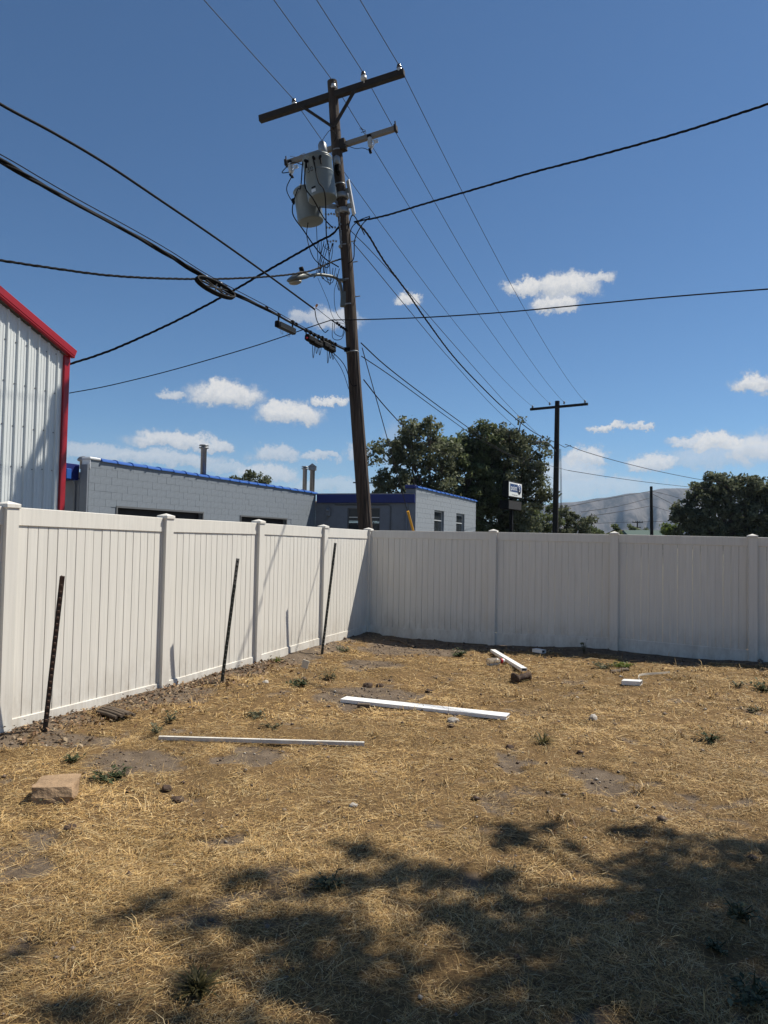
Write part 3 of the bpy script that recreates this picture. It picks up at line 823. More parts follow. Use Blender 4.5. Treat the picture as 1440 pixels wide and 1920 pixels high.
# thin summer haze in the air, one closed box round everything
hz = MB().box((500, 1500, 148), (11000, 6600, 300)).obj('haze', None)
zm = bpy.data.materials.new('thin_air_haze'); zm.use_nodes = True
t = NT(zm.node_tree)
for nd in list(t.n): t.n.remove(nd)
pv = t.new('ShaderNodeVolumePrincipled')
pv.inputs['Color'].default_value = (0.52, 0.72, 1.0, 1)
pv.inputs['Density'].default_value = 0.00008
pv.inputs['Anisotropy'].default_value = 0.2
o_ = t.new('ShaderNodeOutputMaterial'); t.t.links.new(pv.outputs[0], o_.inputs['Volume'])
hz.data.materials.append(zm)
tag(hz, kind='stuff')

# ------------------------------------------------------------------ white vinyl fence
def prism(mb, prof, z0, z1, mi=0):
    """extrude a plan outline (list of x, y) from z0 to z1"""
    n = len(prof)
    vs = [(x, y, z0) for x, y in prof] + [(x, y, z1) for x, y in prof]
    fs = [tuple(reversed(range(n))), tuple(range(n, 2 * n))] + [(i, (i + 1) % n, (i + 1) % n + n, i + n) for i in range(n)]
    mb.add(vs, fs, mi)
    return mb
PW_, PT_ = 0.1045, 0.022
g_ = 0.0045
pk = MB()
prism(pk, [(-PW_ / 2 + .0008, -PT_ / 2 + g_), (-PW_ / 2 + g_, -PT_ / 2), (PW_ / 2 - g_, -PT_ / 2), (PW_ / 2 - .0008, -PT_ / 2 + g_), (PW_ / 2 - .0008, PT_ / 2 - g_), (PW_ / 2 - g_, PT_ / 2), (-PW_ / 2 + g_, PT_ / 2), (-PW_ / 2 + .0008, PT_ / 2 - g_)], 0, 1)
PICKET = pk.mesh('picket', VINYL)
PS = 0.118
POSTM = MB().box((0, 0, 0.5), (PS, PS, 1.0), bev=0.0).mesh('post', VINYL)
cp = MB().box((0, 0, -0.012), (PS + .022, PS + .022, 0.036), bev=.004)
cp.add([(-PS / 2 - .004, -PS / 2 - .004, .006), (PS / 2 + .004, -PS / 2 - .004, .006), (PS / 2 + .004, PS / 2 + .004, .006), (-PS / 2 - .004, PS / 2 + .004, .006), (0, 0, .030)], [(0, 1, 4), (1, 2, 4), (2, 3, 4), (3, 0, 4)])
CAPM = cp.mesh('cap', VINYL)

def fence(label, posts, direction, rail_h, skip_first=False):
    d = Vector((direction[0], direction[1], 0)).normalized()
    ang = math.atan2(d.y, d.x)
    b0 = posts[0]
    root = empty('vinyl_fence', (b0[0], b0[1], b0[2]), label, 'fence', rotz=ang)
    def loc(p, z):
        q = Vector((p[0] - b0[0], p[1] - b0[1], 0))
        return Vector((q.dot(d), q.dot(Vector((-d.y, d.x, 0))), z - b0[2]))
    prev = None
    for i, (x, y, zb, zt) in enumerate(posts):
        L = loc((x, y), 0)
        if not (skip_first and i == 0):
            po = link('post', POSTM, None, root)
            po.location = (L.x, 0, zb - .25 - b0[2]); po.scale = (1, 1, zt - .034 - (zb - .25))
            po.rotation_euler.y = random.uniform(-.004, .004)
            cpo = link('cap', CAPM, None, po)
            cpo.matrix_parent_inverse = Matrix.Scale(1, 4)
            cpo.scale = (1, 1, 1 / po.scale[2]); cpo.location = (0, 0, 1.0 + .004 / po.scale[2])
        if prev is not None:
            (x0, zb0, zt0) = prev
            a, b_ = x0 + PS / 2 - .004, L.x - PS / 2 + .004
            w_ = b_ - a; mid_ = (a + b_) / 2
            zr = (zt0 + zt) / 2 - .050 - b0[2]; zl = (zb0 + zb) / 2 - b0[2]
            tilt = math.atan2((zt - zt0), w_)
            tiltb = math.atan2((zb - zb0), w_)
            r1 = MB().box((0, 0, 0), (w_, .044, rail_h), bev=.004).obj('top_rail', VINYL, root)
            r1.location = (mid_, 0, zr - rail_h / 2); r1.rotation_euler.y = -tilt
            hb = .20
            r2 = MB().box((0, 0, 0), (w_, .046, hb), bev=.004).obj('bottom_rail', VINYL, root)
            zbt = zl + .142
            r2.location = (mid_, 0, zbt - hb / 2); r2.rotation_euler.y = -tiltb
            n = max(1, int(round((w_ - .05) / .1065)))
            pitch = (w_ - .05) / n
            for s_ in (-1, 1):
                ch = MB().box((0, 0, 0), (.027, .036, zr - rail_h - zbt + .02), bev=.002).obj('channel', VINYL, root)
                ch.location = (mid_ + s_ * (w_ / 2 - .0128), 0, (zr - rail_h + zbt) / 2)
            for k in range(n):
                px = a + .025 + pitch * (k + .5)
                f = (px - mid_)
                z0 = zbt - .02 + f * math.tan(tiltb); z1 = zr - rail_h + .02 + f * math.tan(tilt)
                p = link('picket', PICKET, None, root)
                p.location = (px, random.uniform(-.0015, .0015), z0)
                p.scale = (pitch / .1065 * 1.012, 1, z1 - z0)
                p.rotation_euler.y = random.uniform(-.0012, .0012)
        prev = (L.x, zb, zt)
    return root
pl = [K['postL'][-1], *K['postL'][-2::-1]]
x, y, zb, zt = K['postL'][0]
back = -AL * 1.90
pl += [(x + back[0], y + back[1], -.01, 1.94), (x + 2 * back[0], y + 2 * back[1], -.01, 1.95)]
fence('sunlit white vinyl fence along the left with three steel posts before it', pl, -AL, .152)
pr = list(K['postR'])
x, y, zb, zt = pr[-1]
pr += [(x + DR[0] * 1.96, y + DR[1] * 1.96, -.01, 1.87), (x + DR[0] * 3.92, y + DR[1] * 3.92, -.01, 1.87)]
fence('shaded white vinyl privacy fence across the back of the yard', pr, DR, .135, skip_first=True)

# ------------------------------------------------------------------ steel T-posts in front of the left fence
def t_post(i, label, kind):
    (b, tp) = K['tpost'][i]
    b = Vector((b[0], b[1], gz(b[0], b[1]))); tp = Vector(tp)
    ax = (tp - b).normalized(); L = (tp - b).length
    root = empty('steel_post', b, label, 'fence post', 'steel posts along the left fence')
    view = Vector((b.x, b.y, 0)).normalized()
    w_ = (Vector((0.82, 0.57, 0)) - ax * ax.dot(Vector((0.82, 0.57, 0)))).normalized()   # flange width
    dp = ax.cross(w_).normalized()
    if dp.dot(view) > 0: dp = -dp                                     # towards the viewer
    def part(name, z0, z1, m_, grow=0.0):
        mb = MB()
        c = ax * ((z0 + z1) / 2)
        mb.box(c, (.040 + grow, .006 + grow, z1 - z0), (w_, dp, ax), bev=.0015)
        mb.box(c - dp * .017, (.007 + grow, .032, z1 - z0), (w_, dp, ax))
        return mb.obj(name, m_, root)
    tip = {'rust': .13, 'bare': .30, 'plain': .09}[kind]
    part('shaft', -.15, L - tip, STEELDK if kind != 'rust' else RUST_DARK)
    part('tip', L - tip + .0005, L, {'rust': RUST, 'bare': BAREST, 'plain': STEELDK2}[kind])
    st = MB()
    z = .10
    while z < L - .03:
        st.box(ax * z + dp * .006, (.020, .012, .022), (w_, dp, ax), bev=.003)
        z += .054
    tag(st.obj('stud_row', STEELDK if kind != 'rust' else RUST, root), kind='stuff')
RUST_DARK = mat('dark_rusted_post_steel', (0.045, 0.032, 0.026), 0.85, var=0.5, vscale=25)
STEELDK2 = mat('faded_grey_post_paint', (0.07, 0.072, 0.068), 0.7, var=0.4, vscale=30)
t_post(0, 'dark steel post with rusty brown tip leaning in front of the nearest fence panel', 'rust')
t_post(1, 'dark steel post with worn bare silver tip leaning by the second fence panel', 'bare')
t_post(2, 'dark steel post with plain dark tip leaning near the fence corner', 'plain')

# ------------------------------------------------------------------ white steel building with red trim, behind the left fence
MC = -NR * 10.0
kk = 12.623
s_c = (kk - MC[1]) / AL[1]
MCn = MC + AL * s_c                                  # visible corner of the wall
EAVE = 4.86
rise = (5.427 - 4.862) / (12.625 - 11.318) * AL[1]   # roof climbs away from the corner
mr = empty('steel_building', (MCn[0], MCn[1], 0), 'white ribbed steel building with red roof trim behind the left fence', 'building')
A3, N3, Z3 = Vector((*AL, 0)), Vector((*NR, 0)), Vector((0, 0, 1))
def mpt(s, n, z): return -A3 * s + N3 * n + Z3 * z    # s metres back along the wall from the corner, n out of the wall
RIB = .205
def rib_panel(k):
    """one strip of wall sheet from rib to rib: high rib at its edge, two shallow stiffeners"""
    s0 = k * RIB; s1 = s0 + RIB
    prof = [(0, 0), (.012, .030), (.032, .030), (.044, 0), (.080, 0), (.087, .006), (.097, .006), (.104, 0), (.140, 0), (.147, .006), (.157, .006), (.164, 0), (RIB - .0005, 0)]
    mb = MB()
    vs = []
    for (s, n) in prof:
        top = EAVE + rise * (s0 + s) - .10
        vs += [mpt(s0 + s, n, 0), mpt(s0 + s, n, top)]
    mb.add(vs, [(2 * i, 2 * i + 2, 2 * i + 3, 2 * i + 1) for i in range(len(prof) - 1)])
    o = mb.obj('wall_panel', METALW, mr)
    return o
for k in range(0, 27):
    rib_panel(k)
sc = MB()
for k in range(0, 27):
    for z in (0.9, 1.95, 2.75, 3.42, 4.10, 4.78, 5.5):
        if z < EAVE + rise * k * RIB - .15:
            sc.box(mpt(k * RIB + .062, .004, z + random.uniform(-.015, .015)), (.016, .008, .016), (A3, N3, Z3))
tag(sc.obj('screws', FRAMEG, mr), kind='stuff')
rl = 27 * RIB
back_w = MB()
def quad(mb, a, b, c, d, mi=0): mb.add([a, b, c, d], [(0, 1, 2, 3)], mi)
# body of the building behind the ribbed sheet
DEP = 9.0
top_far = EAVE + rise * rl
v = [mpt(.02, -.03, 0), mpt(rl, -.03, 0), mpt(rl, -DEP, 0), mpt(.02, -DEP, 0), mpt(.02, -.03, EAVE - .12), mpt(rl, -.03, top_far - .12), mpt(rl, -DEP, top_far - .12), mpt(.02, -DEP, EAVE - .12)]
back_w.add(v, [(0, 1, 5, 4), (1, 2, 6, 5), (2, 3, 7, 6), (3, 0, 4, 7), (4, 5, 6, 7)])
back_w.obj('wall', METALW, mr)
ct = MB()
ct.box(mpt(.055, .022, (EAVE - .05) / 2), (.115, .052, EAVE - .05), (A3, N3, Z3), bev=.006)
ct.box(mpt(-.018, -.14, (EAVE - .12) / 2), (.03, .32, EAVE - .12), (A3, N3, Z3), bev=.004)
ct.obj('corner_trim', RED, mr)
sl = Vector(-A3 + Z3 * rise).normalized(); sn = sl.cross(N3)
if sn.z < 0: sn = -sn
rk = MB()
mid_s = (rl - .05) / 2
ctr = mpt(mid_s, .075, EAVE + rise * mid_s)
rk.box(ctr + sn * .02, ((rl + .05) * math.sqrt(1 + rise ** 2), .12, .125), (sl, N3, sn), bev=.008)
rk.box(ctr - sn * .058 + N3 * .016, ((rl + .06) * math.sqrt(1 + rise ** 2), .08, .024), (sl, N3, sn), bev=.004)
rk.obj('rake_trim', RED, mr)
rf = MB().box(mpt(mid_s, -DEP / 2, EAVE + rise * mid_s + .02), ((rl + .1) * math.sqrt(1 + rise ** 2), DEP - .04, .05), (sl, N3, sn)).obj('roof', METALW, mr)
gt = MB().box(mpt(-.09, -DEP / 2 - .1, EAVE - .08), (.14, DEP, .15), (A3, N3, Z3), bev=.01).obj('gutter', RED, mr)

# ------------------------------------------------------------------ grey block building with blue tile coping
B0 = np.array([-7.614, 18.5]); LEN1 = 12.53; TOP1 = 3.60
br = empty('block_building', (B0[0], B0[1], 0), 'low grey painted block building with blue tile coping beyond the fence', 'building')
def bpt(s, n, z): return A3 * s + N3 * n + Z3 * z
ch_, bw_ = .198, .4042
blk = MB().box((0, 0, 0), (bw_ - .003, .05, ch_ - .0028), bev=.0018).mesh('block', BLOCKP)
half = MB().box((0, 0, 0), (bw_ / 2 - .003, .05, ch_ - .0028), bev=.0018).mesh('block', BLOCKP)
angA = math.atan2(AL[1], AL[0])
DOORS = ((1.05, 4.83, 2.42), (7.01, 10.14, 2.40))
def in_door(s0, s1, z1):
    return any(s1 > a + .02 and s0 < b_ - .02 and z1 <= top + .02 for a, b_, top in DOORS)
ncol = int(LEN1 / bw_ + .5)
for r in range(8):
    zc = TOP1 - ch_ * (r + .5)
    off = 0 if r % 2 == 0 else bw_ / 2
    cells = [(off + bw_ * c, off + bw_ * (c + 1), blk) for c in range(ncol)]
    if off: cells = [(0, off, half)] + cells[:-1] + [(off + bw_ * (ncol - 1), off + bw_ * (ncol - 1) + bw_ / 2, half)]
    for s0, s1, me in cells:
        if s1 > LEN1 + .05 or in_door(s0, s1, zc + ch_ / 2): continue
        o = link('block', me, None, br)
        o.location = bpt((s0 + s1) / 2, -.025 + random.uniform(-.0022, .0022), zc)
        o.rotation_euler.z = angA + random.uniform(-.002, .002)
wl = MB()
segs = [(0, 1.05), (4.83, 7.01), (10.14, LEN1)]
ZB = TOP1 - ch_ * 6
wl.box(bpt(LEN1 / 2, -.122, (ZB + TOP1) / 2), (LEN1 - .01, .226, TOP1 - ZB - .01), (A3, N3, Z3))
for a, b_ in segs:
    wl.box(bpt((a + b_) / 2, -.125, ZB / 2), (b_ - a - .01, .226, ZB), (A3, N3, Z3))
wl.obj('wall', MORTAR, br)
lw = MB()
for a, b_ in segs:
    lw.box(bpt((a + b_) / 2, -.03, .98), (b_ - a, .05, 1.96), (A3, N3, Z3))
lw.obj('lower_wall', BLOCKP, br)
for a, b_, top in DOORS:
    dr = MB()
    for q in range(5):
        dr.box(bpt((a + b_) / 2, -.17, top * (q + .5) / 5), (b_ - a, .03, top / 5 - .008), (A3, N3, Z3))
    d_ = dr.obj('dark_doorway', DARKIN, br)  # near-black slats stand in for the unlit void inside the opening
    fr = MB()
    fr.box(bpt((a + b_) / 2, -.012, top + .012), (b_ - a + .1, .05, .05), (A3, N3, Z3))
    fr.box(bpt(a - .02, -.012, top / 2), (.05, .052, top), (A3, N3, Z3))
    fr.box(bpt(b_ + .02, -.012, top / 2), (.05, .052, top), (A3, N3, Z3))
    fr.obj('door_frame', FRAMEG, d_)
def coping(parent, s0, s1, zfun, nfun, n_tiles, origin):
    """row of overlapping half-round tiles along a wall top"""
    step = (s1 - s0) / n_tiles
    mb = MB()
    prof = []
    N = 9
    for e, (sc_, u) in enumerate(((1.16, 0), (1.16, .09), (1.0, .10), (0.97, 1.03))):
        for k in range(N):
            th = math.pi * k / (N - 1)
            prof.append((u * step, math.cos(th) * .150 * sc_, math.sin(th) * .092 * sc_ - .02))
    vs = [A3 * p[0] + N3 * p[1] + Z3 * p[2] for p in prof]
    fs = []
    for e in range(3):
        for k in range(N - 1):
            a = e * N + k
            fs.append((a, a + 1, a + N + 1, a + N))
    fs.append(tuple(range(N))[::-1])
    mb.add(vs, fs, 0, False)
    me = mb.mesh('coping_tile', BLUE)
    for i in range(n_tiles):
        s = s0 + step * i
        o = link('coping_tile', me, None, parent)
        o.location = origin + A3 * s + N3 * (-.10) + Z3 * (zfun(s) + random.uniform(-.004, .004))
        o.rotation_euler = (random.uniform(-.015, .015), random.uniform(-.01, .01), random.uniform(-.01, .01))
coping(br, .38, LEN1 + .12, lambda s: TOP1 + .012 - .004 * s, None, 21, Vector((0, 0, 0)))
fl = MB()
fl.box(bpt(.17, -.10, TOP1 + .035), (.40, .28, .07), (A3, N3, Z3), bev=.02)
fl.box(bpt(.01, -.115, TOP1 - .10), (.03, .27, .28), (A3, N3, Z3), bev=.006)
fl.obj('corner_flashing', ALU, br)
dm = MB().lathe(bpt(1.2, -1.4, TOP1 - .1), (0, 0, 1), [(.10, 0), (.10, .20), (.16, .22), (.17, .27), (.12, .33), (.02, .36)], 14).obj('roof_vent', GALV, br)
# near end: shaded wall, dark corner pier and blue fascia box
ew = MB()
ew.box(bpt(.02, -3.0, 1.55), (.06, 5.4, 3.1), (A3, N3, Z3))
ew.box(bpt(-.035, -.12, 1.74), (.05, .24, 3.46), (A3, N3, Z3))
ew.obj('end_wall', WALLG, br)
MB().box(bpt(-.25, -3.15, 3.27), (.55, 5.6, .42), (A3, N3, Z3), bev=.01).obj('fascia', FASCIA, br)
MB().box(bpt(-.42, -.29, 3.20), (.16, .10, .26), (A3, N3, Z3), bev=.01).obj('fascia_end', BLUE, br)
MB().tube([bpt(-.05, -.42, 0), bpt(-.05, -.42, 2.95), bpt(-.16, -.36, 3.05)], .03, 8).obj('downspout', WALLG, br)
# roof deck
MB().box(bpt(LEN1 / 2 + 3, -5.2, 3.20), (LEN1 + 6, 10.0, .15), (A3, N3, Z3)).obj('roof', ROOFT, br)
# recessed wall facing the camera
E1 = A3 * LEN1
D3 = Vector((*DR, 0)); M3 = Vector((-DR[1], DR[0], 0))      # M3 points away from camera
def w2(t, m, z): return E1 + D3 * t + M3 * m + Z3 * z
L2 = 4.41
w2m = MB()
wa, wb_, wz0, wz1 = 1.46, 2.90, 1.60, 2.955
w2m.box(w2(wa / 2, .05, 1.6), (wa, .10, 3.2), (D3, M3, Z3))
w2m.box(w2((wb_ + L2) / 2, .05, 1.6), (L2 - wb_, .10, 3.2), (D3, M3, Z3))
w2m.box(w2((wa + wb_) / 2, .05, wz0 / 2), (wb_ - wa, .10, wz0), (D3, M3, Z3))
w2m.box(w2((wa + wb_) / 2, .05, (3.2 + wz1) / 2), (wb_ - wa, .10, 3.2 - wz1), (D3, M3, Z3))
w2m.obj('recessed_wall', WALLG, br)
MB().box(w2(L2 / 2 + .05, -.04, 3.33), (L2 - .12, .22, .34), (D3, M3, Z3), bev=.01).obj('fascia', FASCIA, br)
MB().box(w2(L2 / 2, .05, 3.525), (L2 - .1, .30, .05), (D3, M3, Z3)).obj('roof_edge', ROOFT, br)
def window(parent, P0, U, V_, w_, h_, fr=WINFR, mull=0, inset=.06, pale_line=False):
    """window: P0 lower left corner on the wall face, U along, V_ into the wall"""
    f = MB()
    t_ = .045
    f.box(P0 + U * (w_ / 2) + V_ * inset + Z3 * (t_ / 2), (w_ - .004, .05, t_), (U, V_, Z3))
    f.box(P0 + U * (w_ / 2) + V_ * inset + Z3 * (h_ - t_ / 2), (w_ - .004, .05, t_), (U, V_, Z3))
    f.box(P0 + U * (t_ / 2) + V_ * inset + Z3 * (h_ / 2), (t_, .048, h_ - 2 * t_), (U, V_, Z3))
    f.box(P0 + U * (w_ - t_ / 2) + V_ * inset + Z3 * (h_ / 2), (t_, .048, h_ - 2 * t_), (U, V_, Z3))
    o = f.obj('window', fr, parent)
    b = MB().box(P0 + U * (w_ / 2) + V_ * inset + Z3 * (h_ * .58), (w_ - 2 * t_, .046, .045), (U, V_, Z3))
    b.obj('sash_rail', fr, o)
    MB().box(P0 + U * (w_ / 2) + V_ * (inset + .012) + Z3 * (h_ * .29), (w_ - 2 * t_, .008, h_ * .58 - .07), (U, V_, Z3)).obj('pane', GLASS, o)
    MB().box(P0 + U * (w_ / 2) + V_ * (inset + .012) + Z3 * (h_ * .79), (w_ - 2 * t_, .008, h_ * .42 - .07), (U, V_, Z3)).obj('pane', GLASS, o)
    if pale_line:
        MB().box(P0 + U * (w_ / 2) + V_ * (inset + .004) + Z3 * (h_ * .72), (w_ - 2 * t_ - .02, .006, .035), (U, V_, Z3)).obj('pale_strip', WINWHITE, o)  # thin white strip across the upper pane
    return o
window(br, w2(wa, 0, wz0), D3, M3, wb_ - wa, wz1 - wz0, fr=FRAMEG, pale_line=True)
MB().tube([w2(.9, -.03, 3.08), w2(3.25, -.03, 3.08), w2(3.36, -.03, 3.0), w2(3.36, -.03, .2)], .022, 6).obj('conduit', FRAMEG, br)
mt = MB().box(w2(.62, -.07, 2.78), (.20, .12, .34), (D3, M3, Z3), bev=.02)
mt.lathe(w2(.62, -.13, 2.85), -M3, [(.07, 0), (.07, .06), (.02, .08)], 12)
mt.tube([w2(.62, -.05, 2.95), w2(.62, -.05, 3.18)], .018, 6).tube([w2(.62, -.05, 2.62), w2(.55, -.05, 2.5), w2(.45, -.04, 2.45)], .018, 6)
mt.obj('meter_box', WALLG, br)
# right wing, wall again facing right
E2 = E1 + D3 * L2
LEN3 = 9.15
def w3(s, n, z): return E2 + A3 * s + N3 * n + Z3 * z
def top3(s): return 3.80 - .012 * s
W3 = ((2.36, 3.73, 2.0, 2.97), (5.66, 7.04, 2.0, 2.93))
bs3 = MB()
for r in range(9):
    zc = 3.78 - ch_ * (r + .5)
    off = 0 if r % 2 == 0 else -bw_ / 2
    for c in range(24):
        s0, s1 = off + c * bw_, off + (c + 1) * bw_
        s0 = max(s0, 0); s1 = min(s1, LEN3)
        if s1 - s0 < .05: continue
        if any(s1 > a + .04 and s0 < b_ - .04 and zc - ch_ / 2 > z0 - .1 and zc < z1 for a, b_, z0, z1 in W3):
            # trim blocks against the openings
            for a, b_, z0, z1 in W3:
                if s1 > a + .04 and s0 < b_ - .04:
                    if s0 < a - .03: bs3.box(w3((s0 + a) / 2, -.025, zc), (a - s0 - .007, .05, ch_ - .006), (A3, N3, Z3), bev=.003)
                    if s1 > b_ + .03: bs3.box(w3((s1 + b_) / 2, -.025, zc), (s1 - b_ - .007, .05, ch_ - .006), (A3, N3, Z3), bev=.003)
            continue
        bs3.box(w3((s0 + s1) / 2, -.025 + random.uniform(-.002, .002), zc), (s1 - s0 - .005, .05, ch_ - .004), (A3, N3, Z3), bev=.002)
tag(bs3.obj('block_courses', BLOCKP2, br), kind='stuff')
wm = MB()
cuts = [0, 2.36, 3.73, 5.66, 7.04, LEN3]
for i in range(5):
    a, b_ = cuts[i], cuts[i + 1]
    if i in (1, 3):
        q = W3[0] if i == 1 else W3[1]
        wm.box(w3((a + b_) / 2, -.14, q[2] / 2), (b_ - a, .18, q[2]), (A3, N3, Z3))
        wm.box(w3((a + b_) / 2, -.14, (q[3] + 3.78) / 2), (b_ - a, .18, 3.78 - q[3] - .01), (A3, N3, Z3))
    else:
        wm.box(w3((a + b_) / 2, -.14, 1.885), (b_ - a, .18, 3.77), (A3, N3, Z3))
wm.box(w3(LEN3 / 2, -.03, 1.0), (LEN3, .05, 2.0), (A3, N3, Z3))
wm.obj('wall', MORTAR, br)
for a, b_, z0, z1 in W3:
    o = window(br, w3(a, 0, z0), A3, -N3, b_ - a, z1 - z0, inset=.12)
    MB().box(w3((a + b_) / 2, .015, z0 - .03), (b_ - a + .06, .12, .05), (A3, N3, Z3), bev=.006).obj('sill', WINWHITE, o)
coping(br, .05, LEN3 + .1, lambda s: 3.79 - .004 * s, None, 15, E2)
ep = MB()
ep.box(w3(-.03, -.20, 1.86), (.06, .42, 3.72), (A3, N3, Z3))
ep.obj('corner_pier', WALLG, br)
MB().tube([w3(-.10, -.34, 0), w3(-.10, -.34, 3.4), w3(-.04, -.34, 3.5)], .04, 8).obj('downspout', WALLG, br)
MB().box(w3(-.08, -.2, 3.80), (.14, .46, .14), (A3, N3, Z3), bev=.02).obj('coping_end', FASCIA, br)
# flues on the roof
def flue(name, bot, top, r, style):
    b = Vector(bot) - br.location; t_ = Vector(top) - br.location
    L = t_.z - b.z
    mb = MB().lathe((b.x, b.y, 3.2), (0, 0, 1), [(r, 0), (r, t_.z - 3.2 - .12), (r * 1.1, t_.z - 3.2 - .11), (r * 1.1, t_.z - 3.2 - .06)], 14)
    o = mb.obj(name, GALV, br)
    cb = MB()
    z = t_.z
    if style == 'disc':
        cb.lathe((b.x, b.y, z - .10), (0, 0, 1), [(r * .9, 0), (r * 1.65, .02), (r * 1.65, .05), (r * .9, .06), (r * .9, .09), (r * 1.75, .10), (r * 1.4, .135), (r * .2, .15)], 14)
    else:
        cb.box((b.x, b.y, z - .13), (r * 3.0, r * 2.4, .16), bev=.01)
        cb.add([(b.x - r * 1.7, b.y - r * 1.4, z - .05), (b.x + r * 1.7, b.y - r * 1.4, z - .05), (b.x + r * 1.7, b.y + r * 1.4, z - .05), (b.x - r * 1.7, b.y + r * 1.4, z - .05), (b.x, b.y - r * 1.4, z + .09), (b.x, b.y + r * 1.4, z + .09)], [(0, 1, 4), (3, 5, 2), (0, 4, 5, 3), (1, 2, 5, 4), (0, 3, 2, 1)])
    cb.obj('flue_cap', GALV, o)
flue('flue', K['m_vent1_bot'], K['m_vent1_top'], .095, 'disc')
flue('flue', K['m_vent2_bot'], K['m_vent2_top'], .095, 'disc')
flue('flue', K['m_vent3_bot'], K['m_vent3_top'], .11, 'hood')

# ------------------------------------------------------------------ utility pole behind the corner of the fence
g0, tp0 = [Vector(p) for p in K['pole_ends']]
pole = empty('utility_pole', g0, 'tall leaning wooden utility pole with two grey transformers behind the fence corner', 'utility pole')
def pl_(p): return Vector(p) - g0
pp = [pl_(g0) - Vector((0, 0, .3))] + [pl_(p) for p in reversed(K['pole'])]
sp = spline(pp, 6)
U = (tp0 - g0).normalized()
def pole_r(z): return .150 - .050 * (z / 10.9)
MB().tube(sp, [pole_r(max(p.z, 0)) for p in sp], 20).obj('shaft', POLE_WOOD, pole)
a, b_ = [pl_(p) for p in K['arm1']]
adir = (b_ - a).normalized(); an = Vector((adir.y, -adir.x, 0)).normalized(); au = adir.cross(an)
if au.z < 0: au = -au
if an.y > 0: an = -an
actr = (a + b_) / 2
ar1 = MB().box(actr, ((b_ - a).length, .115, .135), (adir, an, au), bev=.008).obj('crossarm', ARM_WOOD, pole)
# pin insulators on the arm
def insulator(p, mat_, scale=1.0):
    ib = MB().lathe(p, au, [(.012, 0), (.012, .05), (.058, .055), (.068, .085), (.055, .105), (.060, .125), (.040, .150)], 14)
    o = ib.obj('insulator', PORC, pole)
    MB().lathe(Vector(p) + au * .150, au, [(.046, 0), (.052, .025), (.036, .048), (.042, .066), (.03, .08)], 12).obj('insulator_top', BROWN_PORC, o)
for i in range(4):
    p = pl_(K['prim_%d' % i][0])
    insulator(p - au * .215, None)
# braces
pc = pl_(K['pole'][0])
for s_ in (-1, 1):
    low = U * ((tp0 - g0).length - 1.02) + an * .13
    hi = actr + adir * (s_ * .60) + an * .07 - au * .05
    dd = (hi - low).normalized()
    MB().box((hi + low) / 2, ((hi - low).length, .045, .050), (dd, an, dd.cross(an))).obj('brace', ARM_WOOD, pole)
# lower fibreglass arm with fused cut-outs
a2, b2 = [pl_(p) for p in K['arm2']]
d2 = (b2 - a2).normalized(); n2 = Vector((d2.y, -d2.x, 0)).normalized(); u2 = d2.cross(n2)
if u2.z < 0: u2 = -u2
if n2.y > 0: n2 = -n2
MB().box((a2 + b2) / 2, ((b2 - a2).length, .085, .095), (d2, n2, u2), bev=.006).obj('lower_arm', FIBER, pole)
for e in (a2, b2):
    MB().box(e, (.05, .12, .13), (d2, n2, u2), bev=.005).tube([e + u2 * .05, e + u2 * .15], .014, 6).obj('end_bolt', ARM_WOOD, pole)
MB().box((a2 + b2) / 2 + d2 * .06, (.16, .16, .22), (d2, n2, u2), bev=.01).obj('arm_bracket', ARM_WOOD, pole)
def cutout(c):
    cb = MB()
    cb.lathe(c + u2 * .04, -u2, [(.03, 0), (.045, .02), (.03, .05), (.058, .07), (.030, .10), (.058, .12), (.030, .15), (.055, .17), (.03, .21)], 12)
    o = cb.obj('fuse_cutout', PORC, pole)
    fb = MB().tube([c + d2 * .05 + n2 * .02 - u2 * .03, c + d2 * .14 + n2 * .05 - u2 * .10, c + d2 * .02 + n2 * .03 - u2 * .24], .014, 6)
    fb.box(c + d2 * .12 - u2 * .08, (.09, .03, .06), (d2, n2, u2))
    fb.obj('fuse_tube', ALU, o)
    kb = MB()
    for q in range(4):
        kb.box(c - u2 * (.20 + .025 * q) + d2 * random.uniform(-.03, .03), (.05, .04, .02), (d2, n2, u2))
    kb.box(c + u2 * .06, (.08, .09, .04), (d2, n2, u2))
    kb.obj('clamp', BLACK, o)
cutout(a2 + d2 * .10 - u2 * .08 + n2 * .03)
cutout(a2 + d2 * ((b2 - a2).length * .775) - u2 * .07 + n2 * .03)
# surge arresters beside the pole
def arrester(p, ax):
    o = MB().lathe(p, -ax, [(.02, 0), (.06, .03), (.068, .06), (.068, .19), (.05, .20)], 12).obj('arrester', GALV, pole)
    f = MB().lathe(p - ax * .20, -ax, [(.05, 0)] + [q for k in range(5) for q in ((.066, .012 + .03 * k), (.038, .027 + .03 * k))] + [(.02, .20)], 12)
    f.obj('fin_stack', BLACK, o)
